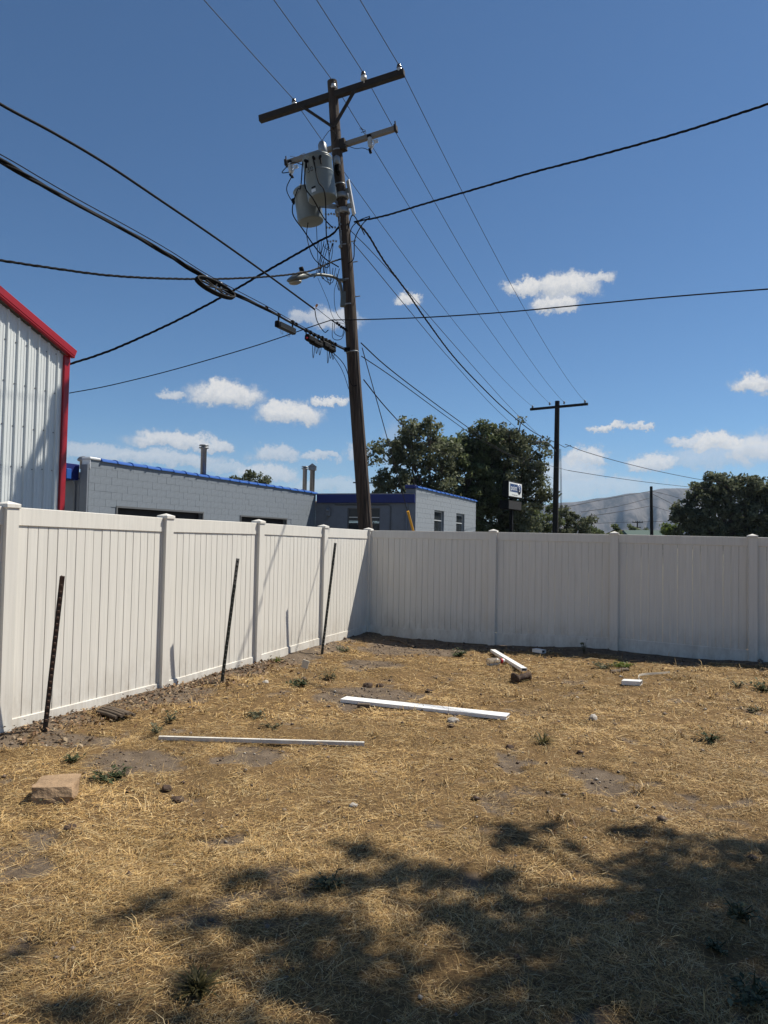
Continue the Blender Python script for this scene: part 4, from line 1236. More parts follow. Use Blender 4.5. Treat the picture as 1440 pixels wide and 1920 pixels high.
# transformers
def transformer(bot, top, r, label, front):
    bot, top = pl_(bot), pl_(top)
    ax = (top - bot).normalized(); ax = (ax + U).normalized()
    h = (top - bot).length
    tb = MB().lathe(bot, ax, [(r * .90, 0), (r * .965, .006), (r * .985, .02), (r, .04), (r, h - .02), (r * 1.02, h - .015), (r * 1.02, h)], 28)
    o = tb.obj('transformer', TANK, pole)
    tag(o, label)
    MB().lathe(bot + ax * h, ax, [(r * 1.02, .001), (r * 1.05, .02), (r * .98, .05), (r * .7, .09), (r * .3, .115), (.02, .12)], 28).obj('lid', TANK, o)
    f = front.normalized(); f = (f - ax * f.dot(ax)).normalized(); s_ = ax.cross(f)
    if s_.x < 0: s_ = -s_
    return o, bot, ax, f, s_, h
o, bt, ax, f, s_, h = transformer(K['tr1_bot'], K['tr1_top'], .285, 'nearer grey transformer tank marked 50', Vector((-.42, -1, 0)))
r = .285
for q in (-.30, .22, .62):
    dirn = (f * math.cos(q) + s_ * math.sin(q))
    lb = MB().box(bt + ax * (h - .10) + dirn * (r + .03), (.05, .09, .05), (s_, dirn, ax), bev=.008)
    lb.tube([bt + ax * (h - .10) + dirn * (r + .05), bt + ax * (h - .24) + dirn * (r + .045)], .016, 6)
    lb.obj('lug', BLACK, o)
def wrap_label(name, m_, q0, q1, z0, z1, off=.0035):
    mb = MB(); n = 6; vs = []
    for k in range(n + 1):
        q = q0 + (q1 - q0) * k / n
        d_ = f * math.cos(q) + s_ * math.sin(q)
        vs += [bt + ax * z0 + d_ * (r + off), bt + ax * z1 + d_ * (r + off)]
    mb.add(vs, [(2 * k, 2 * k + 2, 2 * k + 3, 2 * k + 1) for k in range(n)])
    return mb.obj(name, m_, o)
wrap_label('nameplate', BLACK, -.26, .06, .135, .165)
wrap_label('sticker', ALU, -.30, .04, .06, .12)
def wrap_text(txt, size, q0, z0, m_, parent, name):
    cu = bpy.data.curves.new(name, 'FONT'); cu.body = txt; cu.size = size; cu.align_x = 'CENTER'
    tmp = bpy.data.objects.new(name, cu); COL.objects.link(tmp)
    dg = bpy.context.evaluated_depsgraph_get()
    me = bpy.data.meshes.new_from_object(tmp.evaluated_get(dg))
    bpy.data.objects.remove(tmp)
    for v_ in me.vertices:
        q = q0 + v_.co.x / r
        p = bt + ax * (z0 + v_.co.y) + (f * math.cos(q) + s_ * math.sin(q)) * (r + .004)
        v_.co = p
    me.materials.clear(); me.materials.append(m_)
    return link(name, me, None, parent)
wrap_text('50', .135, -.16, .46, INK, o, 'number')
bz = bt + ax * (h + .10) + s_ * .16 + f * .02
MB().lathe(bz, ax, [(.03, -.05), (.075, 0), (.085, .03), (.085, .16), (.05, .22), (.02, .24)], 14).obj('bushing_cover', GALV, o)
sk = MB().lathe(bz - ax * .07, ax, [(.045, 0)] + [q for k in range(3) for q in ((.075, .01 + .025 * k), (.045, .022 + .025 * k))], 12).obj('bushing', BROWN_PORC, o)
rb = MB().lathe(bt + ax * (h * .62), ax, [(r + .001, 0), (r + .006, .008), (r + .006, .02), (r + .001, .028)], 28).obj('seam', TANK, o)
o2, bt2, ax2, f2, s2_, h2 = transformer(K['tr2_bot'], K['tr2_top'], .265, 'farther and lower grey transformer tank', Vector((-.6, -1, 0)))
MB().box(bt2 + ax2 * (h2 * .86) - s2_ * .29 + f2 * .08, (.08, .06, .09), (s2_, f2, ax2), bev=.01).obj('lug', BLACK, o2)
MB().lathe(bt2 + ax2 * (h2 + .06) - s2_ * .12, ax2, [(.06, 0), (.075, .03), (.05, .10), (.02, .16)], 12).obj('bushing', PORC, o2)
# mounting frame with numbered white plate on the right
Lp = (tp0 - g0).length
def on_pole(dist_from_top): return U * (Lp - dist_from_top)
plt, plb = pl_(K['plate_top']), pl_(K['plate_bot'])
pd = (plb - plt).normalized(); pw = Vector((.55, -.84, 0)); pw = (pw - pd * pw.dot(pd)).normalized(); pnn = pd.cross(pw)
MB().box((plt + plb) / 2, (.028, .10, (plb - plt).length), (pnn, pw, pd), bev=.004).obj('mount_plate', ALU, pole)
fm = MB()
for k in (.28, .72):
    q = plt.lerp(plb, k)
    cx = on_pole((tp0.z - g0.z - q.z) / U.z)
    fm.box((q + cx) / 2, ((q - cx).length, .012, .10), ((q - cx).normalized(), Vector((0, 1, 0)), pd))
    fm.lathe(cx - pd * -.05, pd, [(.145, 0), (.15, .005), (.15, .095), (.145, .10)], 18)
    for tgt in (bt + ax * (h * (.75 - .6 * k)), bt2 + ax2 * (h2 * (1.05 - .6 * k))):
        fm.box((tgt + cx) / 2, ((tgt - cx).length, .02, .10), ((tgt - cx).normalized(), Vector((0, 1, 0)), pd))
fm.obj('mount_bracket', GALV, pole)
def flat_text(txt, size, origin, X, Y, m_, parent, name, depth=0.0):
    cu = bpy.data.curves.new(name, 'FONT'); cu.body = txt; cu.size = size; cu.align_x = 'CENTER'; cu.align_y = 'CENTER'
    tmp = bpy.data.objects.new(name, cu); COL.objects.link(tmp)
    dg = bpy.context.evaluated_depsgraph_get()
    me = bpy.data.meshes.new_from_object(tmp.evaluated_get(dg))
    bpy.data.objects.remove(tmp)
    for v_ in me.vertices:
        v_.co = Vector(origin) + Vector(X) * v_.co.x + Vector(Y) * v_.co.y
    me.materials.clear(); me.materials.append(m_)
    return link(name, me, None, parent)
fside = pnn if pnn.x > 0 else -pnn
for k, ch in ((.12, '1'), (.48, '7'), (.90, '2')):
    flat_text(ch, .10, plt.lerp(plb, k) + fside * .017, pw, -pd, INK, pole, 'plate_number')
arrester(on_pole(1.62) + Vector((-.02, -.17, 0)), U)
# steps, bands and the riser of clamps down the pole
for z in (1.45, 2.15, 2.75, 3.4, 4.1, 4.6, 5.55):
    c = on_pole(z)
    MB().lathe(c, U, [(pole_r(c.z) + .004, 0), (pole_r(c.z) + .007, .004), (pole_r(c.z) + .007, .022), (pole_r(c.z) + .004, .026)], 18).obj('band', GALV, pole)
pass
for z, sx in ((3.30, 1), (3.72, 1), (4.42, 1)):
    c = on_pole(z)
    MB().tube([c + Vector((.10, -.02, 0)), c + Vector((.24, -.05, .01))], .011, 6).obj('step_bolt', GALV, pole)
rk_ = MB()
for k in range(18):
    c = on_pole(2.68 + k * .045)
    rk_.box(c + Vector((-.055 + random.uniform(-.01, .01), -pole_r(c.z) - .012, 0)), (.03, .03, .034), bev=.004)
for z in (2.78, 3.05, 3.33):
    c = on_pole(z)
    for k in range(4):
        rk_.ball(c + Vector((-.16 - .055 * k, -.10, .01 * math.sin(k * 2))), .022, n=5)
tag(rk_.obj('rack', GALV, pole), kind='stuff')
# street lamp on a curved arm
lp = [pl_(K[k]) for k in ('lamp_base', 'lamp_b1', 'lamp_b2', 'lamp_b3', 'lamp_tip')]
la = MB().tube(spline([lp[0] - Vector((0, 0, .25))] + lp, 8), .030, 10)
la.box(lp[0] + Vector((.04, 0, -.10)), (.10, .10, .30), bev=.01)
la.box(lp[1] + Vector((.05, .0, .06)), (.16, .04, .04))
lamp = la.obj('lamp_arm', LAMPG, pole)
tip, head = lp[-1], pl_(K['lamp_head'])
ld = (head - tip).normalized(); lu = Vector((0, 0, 1)) - ld * ld.z; lu.normalize(); lx = ld.cross(lu)
L_ = (head - tip).length
def loft(rings, name, m_, parent):
    mb = MB(); n = len(rings[0])
    vs = [p for r_ in rings for p in r_]
    fs = [(i * n + k, i * n + (k + 1) % n, (i + 1) * n + (k + 1) % n, (i + 1) * n + k) for i in range(len(rings) - 1) for k in range(n)]
    fs += [tuple(reversed(range(n))), tuple(range((len(rings) - 1) * n, len(rings) * n))]
    mb.add(vs, fs, 0, True)
    return mb.obj(name, m_, parent)
rings = []
for q, w_, up_, dn in ((-.05, .04, .04, .035), (.10, .07, .085, .05), (.35, .125, .11, .05), (.62, .15, .085, .06), (.85, .13, .045, .055), (1.0, .06, .0, .03)):
    ring = []
    for k in range(14):
        th = 2 * math.pi * k / 14
        c_, s__ = math.cos(th), math.sin(th)
        ring.append(tip + ld * (L_ * q) + lx * (w_ * c_) + lu * ((up_ if s__ > 0 else dn) * s__))
    rings.append(ring)
hd = loft(rings, 'lamp_head', LAMPG, lamp)
MB().lathe(tip + ld * (L_ * .70) - lu * .05, -lu + ld * .15, [(.12, 0), (.125, .02), (.10, .045), (.05, .06), (.01, .065)], 18).obj('lens', LENS, lamp)
MB().lathe(tip + ld * (L_ * .22) + lu * .09, lu, [(.03, 0), (.045, .01), (.045, .08), (.035, .09)], 12).obj('photocell', BLACK, lamp)

# jumper loops hanging about the pole
def jumper(pts, r=.008):
    MB().tube(spline(pts, 8), r, 6).obj('jumper_cable', RUBBER, pole)
def pw_(x, y, Y=14.0):
    """place on the pole's left side: x metres left/right of the pole axis at height y"""
    c = U * (y / U.z)
    return Vector((c.x + x, Y - g0.y, y))
# from the cut-outs and tanks down to the low-voltage rack
c1 = a2 + d2 * .10 - u2 * .30
jumper([c1, c1 + Vector((-.10, -.02, -.30)), bt2 + ax2 * (h2 * .7) - s2_ * .38 + Vector((0, 0, .1)), bt2 + ax2 * (h2 * .86) - s2_ * .33], .010)
jumper([c1 + Vector((-.02, 0, .08)), c1 + Vector((-.20, -.05, .04)), c1 + Vector((.02, -.1, .22)), bt + ax * h * .9 - s_ * .24 + f * .2], .009)
l1 = bt + ax * (h - .12) + (f * math.cos(-.30) + s_ * math.sin(-.30)) * (r + .05)
jumper([l1, l1 + Vector((.0, -.05, -.5)), bt + f * .33 - s_ * .05 + Vector((.02, 0, -.1)), pw_(-.36, 7.95, 13.85), pw_(-.20, 7.80, 13.98)], .012)
l2 = bt + ax * (h - .12) + (f * math.cos(.22) + s_ * math.sin(.22)) * (r + .05)
jumper([l2, l2 + Vector((.10, -.04, -.45)), bt + f * .30 + s_ * .17 + Vector((.03, 0, -.05)), pw_(-.33, 7.6, 13.85), pw_(-.30, 7.35, 13.9)], .012)
l3 = l1 + Vector((-.06, 0, 0))
jumper([l3, l3 + Vector((-.04, .1, -.45)), bt2 + ax2 * h2 * .9 + f2 * .33, bt2 + ax2 * .2 + f2 * .29 - s2_ * .22, pw_(-.78, 7.75), pw_(-.45, 7.25), pw_(-.14, 7.05, 14.05)], .012)
jumper([bt2 + Vector((-.06, 0, -.01)), bt2 + Vector((-.07, -.05, -.32)), pw_(-.62, 7.20), pw_(-.36, 7.02), pw_(-.30, 7.25, 13.9), pw_(-.22, 7.50, 14.0)], .009)
for k in range(7):
    x0 = random.uniform(-.62, -.16); x1 = random.uniform(-.46, -.10)
    z0 = random.choice([7.80, 7.50, 7.10]); z1 = random.choice([7.50, 7.12, 7.0])
    dip = random.uniform(.12, .45)
    jumper([pw_(x0, z0, 13.9), pw_((x0 * .7 + x1 * .3) - .05, min(z0, z1) - dip * .7, 13.88), pw_((x0 * .3 + x1 * .7), min(z0, z1) - dip, 13.92), pw_(x1, z1, 13.97)], .0065)
for k in range(3):
    jumper([pw_(-.30 - .05 * k, 7.45, 13.9), pw_(-.42 - .04 * k, 7.1, 13.85), pw_(-.50 - .03 * k, 6.85, 13.75), pw_(-.62, 6.66, 13.6)], .007)
jumper([pw_(-.13, 7.00, 14.0), pw_(-.20, 6.72, 13.95), pw_(-.16, 6.55, 13.95), pw_(-.19, 6.9, 14.0)], .007)
jumper([pw_(-.17, 6.78, 13.95), pw_(-.26, 6.5, 13.9), pw_(-.25, 6.1, 13.9), pw_(-.08, 5.9, 14.0)], .005)
jumper([pw_(-.55, 6.70, 13.7), pw_(-.40, 6.30, 13.8), pw_(-.30, 5.95, 13.85), pw_(-.05, 5.88, 14.0)], .004)
# right hand drip loops
jumper([pw_(.10, 7.85, 14.1), pw_(.20, 8.12, 14.1), pw_(.30, 8.10, 14.3), pw_(.42, 7.95, 14.6)], .011)
jumper([pw_(.10, 7.50, 14.0), pw_(.16, 7.75, 13.9), pw_(.32, 7.92, 13.9), pw_(.55, 8.02, 13.9)], .010)
jumper([pw_(.05, 7.10, 14.0), pw_(.17, 7.20, 13.95), pw_(.22, 7.55, 13.9), pw_(.38, 7.84, 13.9), pw_(.55, 8.0, 13.9)], .010)
jumper([pw_(-.05, 9.55, 14.0), pw_(.0, 9.62, 13.9), pw_(-.10, 9.70, 13.85), bz + ax * .24], .006)
jumper([pw_(.12, 9.52, 14.0), pw_(.35, 9.40, 13.95), pw_(.52, 9.38, 13.9), a2 + d2 * ((b2 - a2).length * .77) - u2 * .30], .006)
for q, pi in ((0, .55), (1, .80)):
    p1 = Vector(K['prim_%d' % q][0]); p2_ = Vector(K['prim_%d' % q][1])
    p = pl_(p1 + (p2_ - p1) * (.055 if q == 0 else .045)) - Vector((0, 0, .10))
    tgt = c1 + u2 * .42 if q == 0 else a2 + d2 * ((b2 - a2).length * .74) + u2 * .05
    pts = [p]
    for k in range(1, 7):
        pts.append(p.lerp(tgt, k / 7) + Vector((.06 * math.sin(k * 2.6), 0, .03 * math.cos(k * 2.6))))
    jumper(pts + [tgt], .005)
# telecom slack and guard band below
jumper([pl_(K['wire_bundle'][0]) + Vector((-.3, -.3, -.08)), pw_(-.18, 5.10, 14.0), pw_(-.06, 4.72, 14.05), pw_(.05, 4.70, 14.02)], .008)
jumper([pl_(K['wire_bundle'][0]) + Vector((-.3, -.3, -.10)), pw_(-.23, 5.0, 14.0), pw_(-.12, 4.62, 14.05), pw_(-.08, 4.5, 14.05)], .006)
jumper([pw_(-.30, 5.92, 14.0), pw_(-.32, 5.72, 14.0), pw_(-.18, 5.66, 14.0), pw_(-.12, 5.86, 14.05)], .006)
jumper([pw_(-.34, 5.92, 14.0), pw_(-.36, 5.62, 14.0), pw_(-.20, 5.60, 14.0), pw_(-.10, 5.80, 14.05)], .006)
tm = MB()
jj = pl_(K['J'])
for k in range(5):
    tm.box(jj.lerp(pw_(-.05, 5.78, 14.08), .35 + .12 * k) + Vector((0, 0, random.uniform(-.01, .02))), (.05, .05, .045), bev=.006)
tm.tube([jj, pw_(-.05, 5.78, 14.08)], .012, 6)
tm.box(pw_(-.10, 5.42, 14.1), (.12, .08, .08), bev=.01)
tm.obj('strain_clamp', BLACK, pole)
ground_wire = MB().tube([U * (z / U.z) + Vector((.10 - .002 * z, -pole_r(z) * .75, 0)) for z in (0.1, 2, 4, 5.4)], .008, 6).obj('ground_wire', WIRE, pole)

# ------------------------------------------------------------------ wires
def wire(pts, label, r, cat='wire', group=None, name='wire', m_=None, per=8, twist=0.0, smooth_pts=True, seg=6):
    P = [Vector(p) for p in pts]
    root = P[0]
    path = [p - root for p in (spline(P, per) if smooth_pts else P)]
    mb = MB()
    if twist > 0:
        # resample finely, three strands round one another
        total = [0.0]
        for i in range(1, len(path)): total.append(total[-1] + (path[i] - path[i - 1]).length)
        n = int(min(260, max(40, total[-1] / (twist / 7))))
        fine = []
        j = 0
        for i in range(n + 1):
            d_ = total[-1] * i / n
            while j < len(total) - 2 and total[j + 1] < d_: j += 1
            t_ = (d_ - total[j]) / max(total[j + 1] - total[j], 1e-6)
            fine.append((path[j].lerp(path[j + 1], t_), d_))
        dirv = (path[-1] - path[0]).normalized(); s1 = dirv.cross(Vector((0, 0, 1))).normalized(); s2 = s1.cross(dirv)
        for k in range(3):
            st = []
            for p, d_ in fine:
                th = 2 * math.pi * (d_ / twist + k / 3)
                st.append(p + (s1 * math.cos(th) + s2 * math.sin(th)) * r * 1.05)
            mb.tube(st, r * (1.0 if k else .8), 5)
    else:
        mb.tube(path, r, seg)
    o = mb.obj(name, m_ or WIRE)
    o.location = root
    return tag(o, label, cat, group)
def parab(a, b, sag, n=24):
    a, b = Vector(a), Vector(b)
    return [a.lerp(b, i / n) - Vector((0, 0, 4 * sag * (i / n) * (1 - i / n))) for i in range(n + 1)]
names = ['leftmost bare power line over the upper crossarm',
         'bare power line resting on top of the leaning pole, second from the left',
         'bare power line on the inner right insulator of the upper crossarm',
         'bare power line on the outer right end of the upper crossarm']
for i in range(4):
    a, b_ = [Vector(p) for p in K['prim_%d' % i]]
    bk = Vector(K['back_%d' % i])
    dirb = (bk - a); dirb.z = 0; dirb.normalize()
    far_ = a + dirb * 42 + Vector((0, 0, 0.5))
    slope = (bk.z - a.z) / max((bk - a).length, .1)
    sag = max(.35, min(1.0, -(slope) * 42 / 4 + .12))
    pts = parab(far_, a, sag, 30)[:-1] + parab(a, b_, .62, 30)
    wire(pts, names[i], .0072, 'power line', 'overhead power lines on the upper crossarm', 'power_line', smooth_pts=False)
wr = lambda k: K['wire_' + k]
wire(wr('drop_right_upper'), 'thick twisted black cable rising from the pole to the upper right', .0100, 'cable', None, 'service_cable', RUBBER, twist=.42)
wire(wr('drop_right_lower'), 'thin black wire running nearly level from the pole to the right edge', .0105, 'cable', None, 'service_cable', RUBBER)
wire(wr('drop_left_lower'), 'thin black wire slanting down from the pole to the red trimmed building', .0095, 'cable', None, 'service_cable', RUBBER)
cu_ = wr('cable_left_upper')
wire(cu_, 'smooth thick black cable from the left edge, next above the cable bundle', .0165, 'cable', None, 'telephone_cable', RUBBER)
wire([cu_[0], K['leaf'], K['J']], 'thin strand joining the thick upper cable to the pole clamp', .006, 'wire', None, 'strand_wire', WIRE, smooth_pts=False)
cu0 = Vector(cu_[0]); jv = Vector(K['J'])
wire([cu0, cu0 + Vector((.05, .04, -.22)), cu0.lerp(jv, .6) + Vector((0, 0, -.32)), jv + Vector((-.05, 0, -.20))], 'short black cable tail drooping below the end of the thick upper cable', .009, 'cable', None, 'telephone_cable', RUBBER)
# heavy lashed bundle: carrier strand with three cables
bd = [Vector(p) for p in wr('bundle')]
root = bd[0]
mbb = MB()
pa = [p - root for p in spline(bd, 10)]
nP = len(pa)
def bshift(k, i):
    f = i / (nP - 1)
    grow = min(1, max(0, (f - .10) / .25))
    ph = i * .33
    if k == 0: return Vector((0, 0, .022 * grow + .020))
    return Vector((.016 * math.cos(ph + k * 2.1) * grow, 0, -.012 * grow + .014 * math.sin(ph * .7 + k * 2.1) * grow - .012))
for k, rr in ((0, .006), (1, .0195), (2, .017), (3, .013)):
    mbb.tube([p + bshift(k, i) for i, p in enumerate(pa)], [rr * (1 if k < 2 else .4 + .6 * min(1, i / (nP * .3))) for i in range(nP)], 7)
for i in range(6, int(nP * .45), 12):
    t_ = (pa[min(i + 1, nP - 1)] - pa[i - 1]).normalized()
    mbb.lathe(pa[i], t_, [(.034, 0), (.036, .004), (.036, .014), (.034, .018)], 10)
bo = mbb.obj('cable_bundle', RUBBER); bo.location = root
tag(bo, 'heavy lashed bundle of black telephone cables from the left edge to the pole', 'cable')
wire(wr('triplex_left'), 'twisted black cable sagging from the left edge below the bundle to the pole', .0095, 'cable', None, 'service_cable', RUBBER, twist=.35)
tf = [Vector(p) for p in wr('triplex_far_left')]
end = Vector((MCn[0], MCn[1], 0)) - Vector((NR[0], NR[1], 0)) * .9 + A3 * .05; end.z = 4.55
wire([pl0 := Vector(K['pole'][1]).lerp(Vector(K['pole'][2]), .72) + Vector((-.06, -.10, 0)), *tf[:-1], end], 'twisted black cable dropping from the pole to the red trimmed building corner', .0125, 'cable', None, 'service_cable', RUBBER, twist=.42)
wire(wr('triplex_far'), 'twisted black cable sagging from the near pole to the far pole', .0125, 'cable', None, 'service_cable', RUBBER, twist=.55)
wire(wr('neutral_a'), 'thin wire just above the sagging twisted cable between both poles', .008, 'wire')
wire(wr('neutral_b'), 'thin wire just below the sagging twisted cable between both poles', .008, 'wire')
wire(wr('tele_a'), 'upper of two thin cables from low on the near pole toward the far pole', .012, 'cable', None, 'telephone_cable', RUBBER)
wire(wr('tele_b'), 'lower of two thin cables from low on the near pole toward the far pole', .010, 'cable', None, 'telephone_cable', RUBBER)
wire(wr('drop_tree'), 'dark cable from the near pole into the large trees', .012, 'cable', None, 'service_cable', RUBBER)
gw = wr('guy')
wire([gw[0], Vector(gw[1]) + (Vector(gw[1]) - Vector(gw[0])) * .5], 'straight steel guy wire slanting down right from the near pole', .009, 'guy wire', None, 'guy_wire', smooth_pts=False)
ga = Vector(K['m_guard_a']); gb_ = Vector(gw[1]) + (Vector(gw[1]) - Vector(gw[0])) * .48
gdir = (gb_ - ga).normalized()
gd = MB().tube([Vector((0, 0, 0)), gdir * (gb_ - ga).length], .027, 10).tube([gdir * -.02, gdir * .06], .033, 10).obj('guy_guard', YELLOW)
gd.location = ga; tag(gd, 'yellow plastic guard sleeve on the guy wire beyond the fence', 'guard')
wire(wr('far_a'), 'dark cable from the far pole sagging to the right hand tree', .022, 'cable', None, 'service_cable', RUBBER)
wire(wr('far_b'), 'thin cable passing the far pole lower down toward the right hand tree', .018, 'cable', None, 'telephone_cable', RUBBER)
wl3 = ['upper', 'middle', 'lower']
for i in range(3):
    wire(wr('far_left_%d' % i), '%s of three thin wires left of the short dark pole before the hill' % wl3[i], .022, 'wire')
    wire(wr('far_right_%d' % i), '%s of three thin wires right of the short dark pole' % wl3[i], .022, 'wire')
wire(wr('far_low'), 'faint thin wire crossing in front of the foot of the hill', .04, 'wire')

# wheel-shaped cable storage bracket, splice cases and clamps hanging on the bundle
wa_, wb2 = Vector(K['wheel_a']), Vector(K['wheel_b'])
wc = (wa_ + wb2) / 2; wd = (wb2 - wa_).normalized(); R_w = (wb2 - wa_).length / 2
sw = empty('cable_storage_hoop', wc, 'black spoked hoop holding spare cable under the cable bundle', 'cable hoop')
side = Vector((wd.y, -wd.x, 0)).normalized(); dn = (side * .45 - Vector((0, 0, 1)) * .90).normalized()
rim = MB()
ring = [wd * (R_w * math.cos(a)) + dn * (R_w * (.22 + .27 * math.sin(a))) for a in [2 * math.pi * k / 40 for k in range(41)]]
for off in (0, .02, .04):
    rim.tube([p + dn.cross(wd) * off for p in ring], .018, 7, caps=False)
rim.obj('rim', BLACK, sw)
spk = MB()
wcn = dn * (R_w * .22)
for k in range(8):
    a = math.pi * k / 4 + .2
    e = wcn + wd * (R_w * math.cos(a)) + dn * (R_w * .27 * math.sin(a))
    if k < 4:
        e2_ = wcn - wd * (R_w * math.cos(a)) - dn * (R_w * .27 * math.sin(a))
        spk.tube([e2_ + dn.cross(wd) * .02, e + dn.cross(wd) * .02], .012, 6)
spk.obj('spoke', BLACK, sw)
for q in (-.35, .45):
    MB().box(wd * (R_w * q) + Vector((0, 0, .02)), (.035, .03, .10), (wd, side, Vector((0, 0, 1))), bev=.006).obj('hanger', ALU, sw)
sa, sb = Vector(K['spl_a']), Vector(K['spl_b'])
sc_ = (sa + sb) / 2; sd = (sb - sa).normalized(); sx = Vector((sd.y, -sd.x, 0)).normalized()
cs = empty('splice_case', sc_ - Vector((0, 0, .10)), 'long charcoal ribbed splice case hanging on the cable bundle', 'splice case')
L_ = (sb - sa).length * 1.15
bd_ = MB().box((0, 0, 0), (L_, .10, .115), (sd, sx, Z3), bev=.03).obj('case_body', CASE, cs)
rb = MB()
for k in range(4):
    rb.box(sx * .051 + Z3 * (-.036 + .024 * k), (L_ * .9, .012, .010), (sd, sx, Z3))
rb.obj('case_rib', CASE, bd_)
ec = MB()
for q in (-1, 1):
    ec.box(sd * (q * L_ * .5), (.045, .085, .11), (sd, sx, Z3), bev=.015)
    ec.tube([sd * (q * L_ * .42) + Z3 * .07, sd * (q * L_ * .42) + Z3 * .16], .016, 6)
    ec.box(sd * (q * L_ * .42) + Z3 * .16, (.07, .05, .05), (sd, sx, Z3), bev=.01)
ec.obj('end_cap', BLACK, cs)
hp = MB()
for q in (-.3, .1):
    hp.tube([sd * (q * L_) - Z3 * .07, sd * (q * L_ + .02) - Z3 * .13, sd * (q * L_ + .07) - Z3 * .13, sd * (q * L_ + .08) - Z3 * .07], .004, 5)
hp.obj('latch', GALV, cs)
def term_box(ka, kb, label, red):
    a, b_ = Vector(K[ka]), Vector(K[kb])
    c = (a + b_) / 2 - Vector((0, 0, .06)); d_ = (b_ - a).normalized(); x_ = Vector((d_.y, -d_.x, 0)).normalized()
    e = empty('terminal_box', c, label, 'terminal box')
    L_ = (b_ - a).length
    mb = MB().box(-d_ * (L_ * .18), (L_ * .62, .10, .125), (d_, x_, Z3), bev=.03)
    mb.box(d_ * (L_ * .12) - Z3 * .035, (L_ * .6, .12, .075), (d_, x_, Z3), bev=.02)
    mb.box(d_ * (L_ * .36) + Z3 * .02, (L_ * .22, .085, .085), (d_, x_, Z3), bev=.02)
    mb.obj('case_body', BLACK, e)
    cl_ = MB()
    for k in range(5):
        cl_.box(d_ * (L_ * (-.5 + .25 * k)) + Z3 * (.10 + random.uniform(-.01, .02)), (.055, .07, .05), ((d_ * .9 + Z3 * random.uniform(-.5, .5)).normalized(), x_, (d_ * .9 + Z3 * random.uniform(-.2, .2)).cross(x_).normalized()), bev=.01)
        cl_.tube([d_ * (L_ * (-.5 + .25 * k)) + Z3 * .02, d_ * (L_ * (-.5 + .25 * k)) + Z3 * .12], .012, 5)
    cl_.obj('clamp', BLACK, e)
    lo = MB()
    for k in range(3):
        q = d_ * (L_ * (-.1 + .2 * k)) - Z3 * .07
        lo.tube(spline([q, q - Z3 * (.12 + .1 * (k == 0)) + d_ * .02, q - Z3 * (.12 + .1 * (k == 0)) + d_ * .05, q + d_ * .09], 5), .006, 5)
    lo.obj('cable_loop', RUBBER, e)
    if red:
        MB().box(-d_ * (L_ * .5) - Z3 * .02 + x_ * .02, (.022, .035, .03), (d_, x_, Z3), bev=.006).obj('red_cap', REDCAP, e)
term_box('box_a', 'box_b', 'black terminal box with a small red end on the cable bundle', True)
term_box('box_c', 'box_d', 'knobbly black terminal box on the bundle closest to the pole', False)
lf = MB()
lfv = [(0, 0, 0), (.03, -.01, .02), (.045, .0, .06), (.02, .01, .085), (-.01, 0, .05)]
lf.add(lfv, [(0, 1, 2, 3, 4)]); lf.add([(x, y + .012, z) for x, y, z in lfv], [(4, 3, 2, 1, 0)])
lo = lf.obj('dry_leaf', ORANGE); lo.location = K['leaf']; tag(lo, 'small dry orange leaf caught on the thin strand by the pole', 'leaf')

# ------------------------------------------------------------------ trees
def leaves(name, mat_, parent, centers, radii, counts, size, squash=.85, droop=0.0, soft=False):
    """leaf faces gathered in clumps; each leaf a small folded diamond with its own shade"""
    c = np.repeat(np.array(centers), counts, 0); r = np.repeat(np.array(radii), counts)
    n = len(c)
    d = RNG.normal(0, 1, (n, 3)); d /= np.linalg.norm(d, axis=1)[:, None]
    rr = r * (np.abs(RNG.normal(0, .72, n)) if soft else RNG.uniform(.15, 1.0, n) ** .55)
    p = c + d * rr[:, None] * np.array([1, 1, squash])
    L = size * RNG.lognormal(0, .3, n)
    u = RNG.normal(0, 1, (n, 3)); u[:, 2] -= droop; u /= np.linalg.norm(u, axis=1)[:, None]
    v = RNG.normal(0, 1, (n, 3)); v -= u * np.sum(u * v, 1)[:, None]; v /= np.linalg.norm(v, axis=1)[:, None]
    w_ = (L * .32)[:, None] * v
    a = p - u * (L * .5)[:, None]; b = p + u * (L * .5)[:, None]
    nn = np.cross(u, v) * (L * .08)[:, None]
    V = np.stack([a, p + w_ + nn, b, p - w_ + nn], 1).reshape(-1, 3)
    Q = (np.arange(n) * 4)[:, None] + np.array([0, 1, 2, 3])[None]
    sh = np.clip(RNG.normal(.45, .25, n), 0, 1)
    cs = np.repeat(RNG.uniform(-.25, .25, len(centers)), counts)
    sh = np.clip(sh + cs, 0, 1)
    me = fast_mesh(name, V, Q, shade=np.repeat(sh, 4), mats=mat_)
    o = link(name, me, None, parent)
    return o

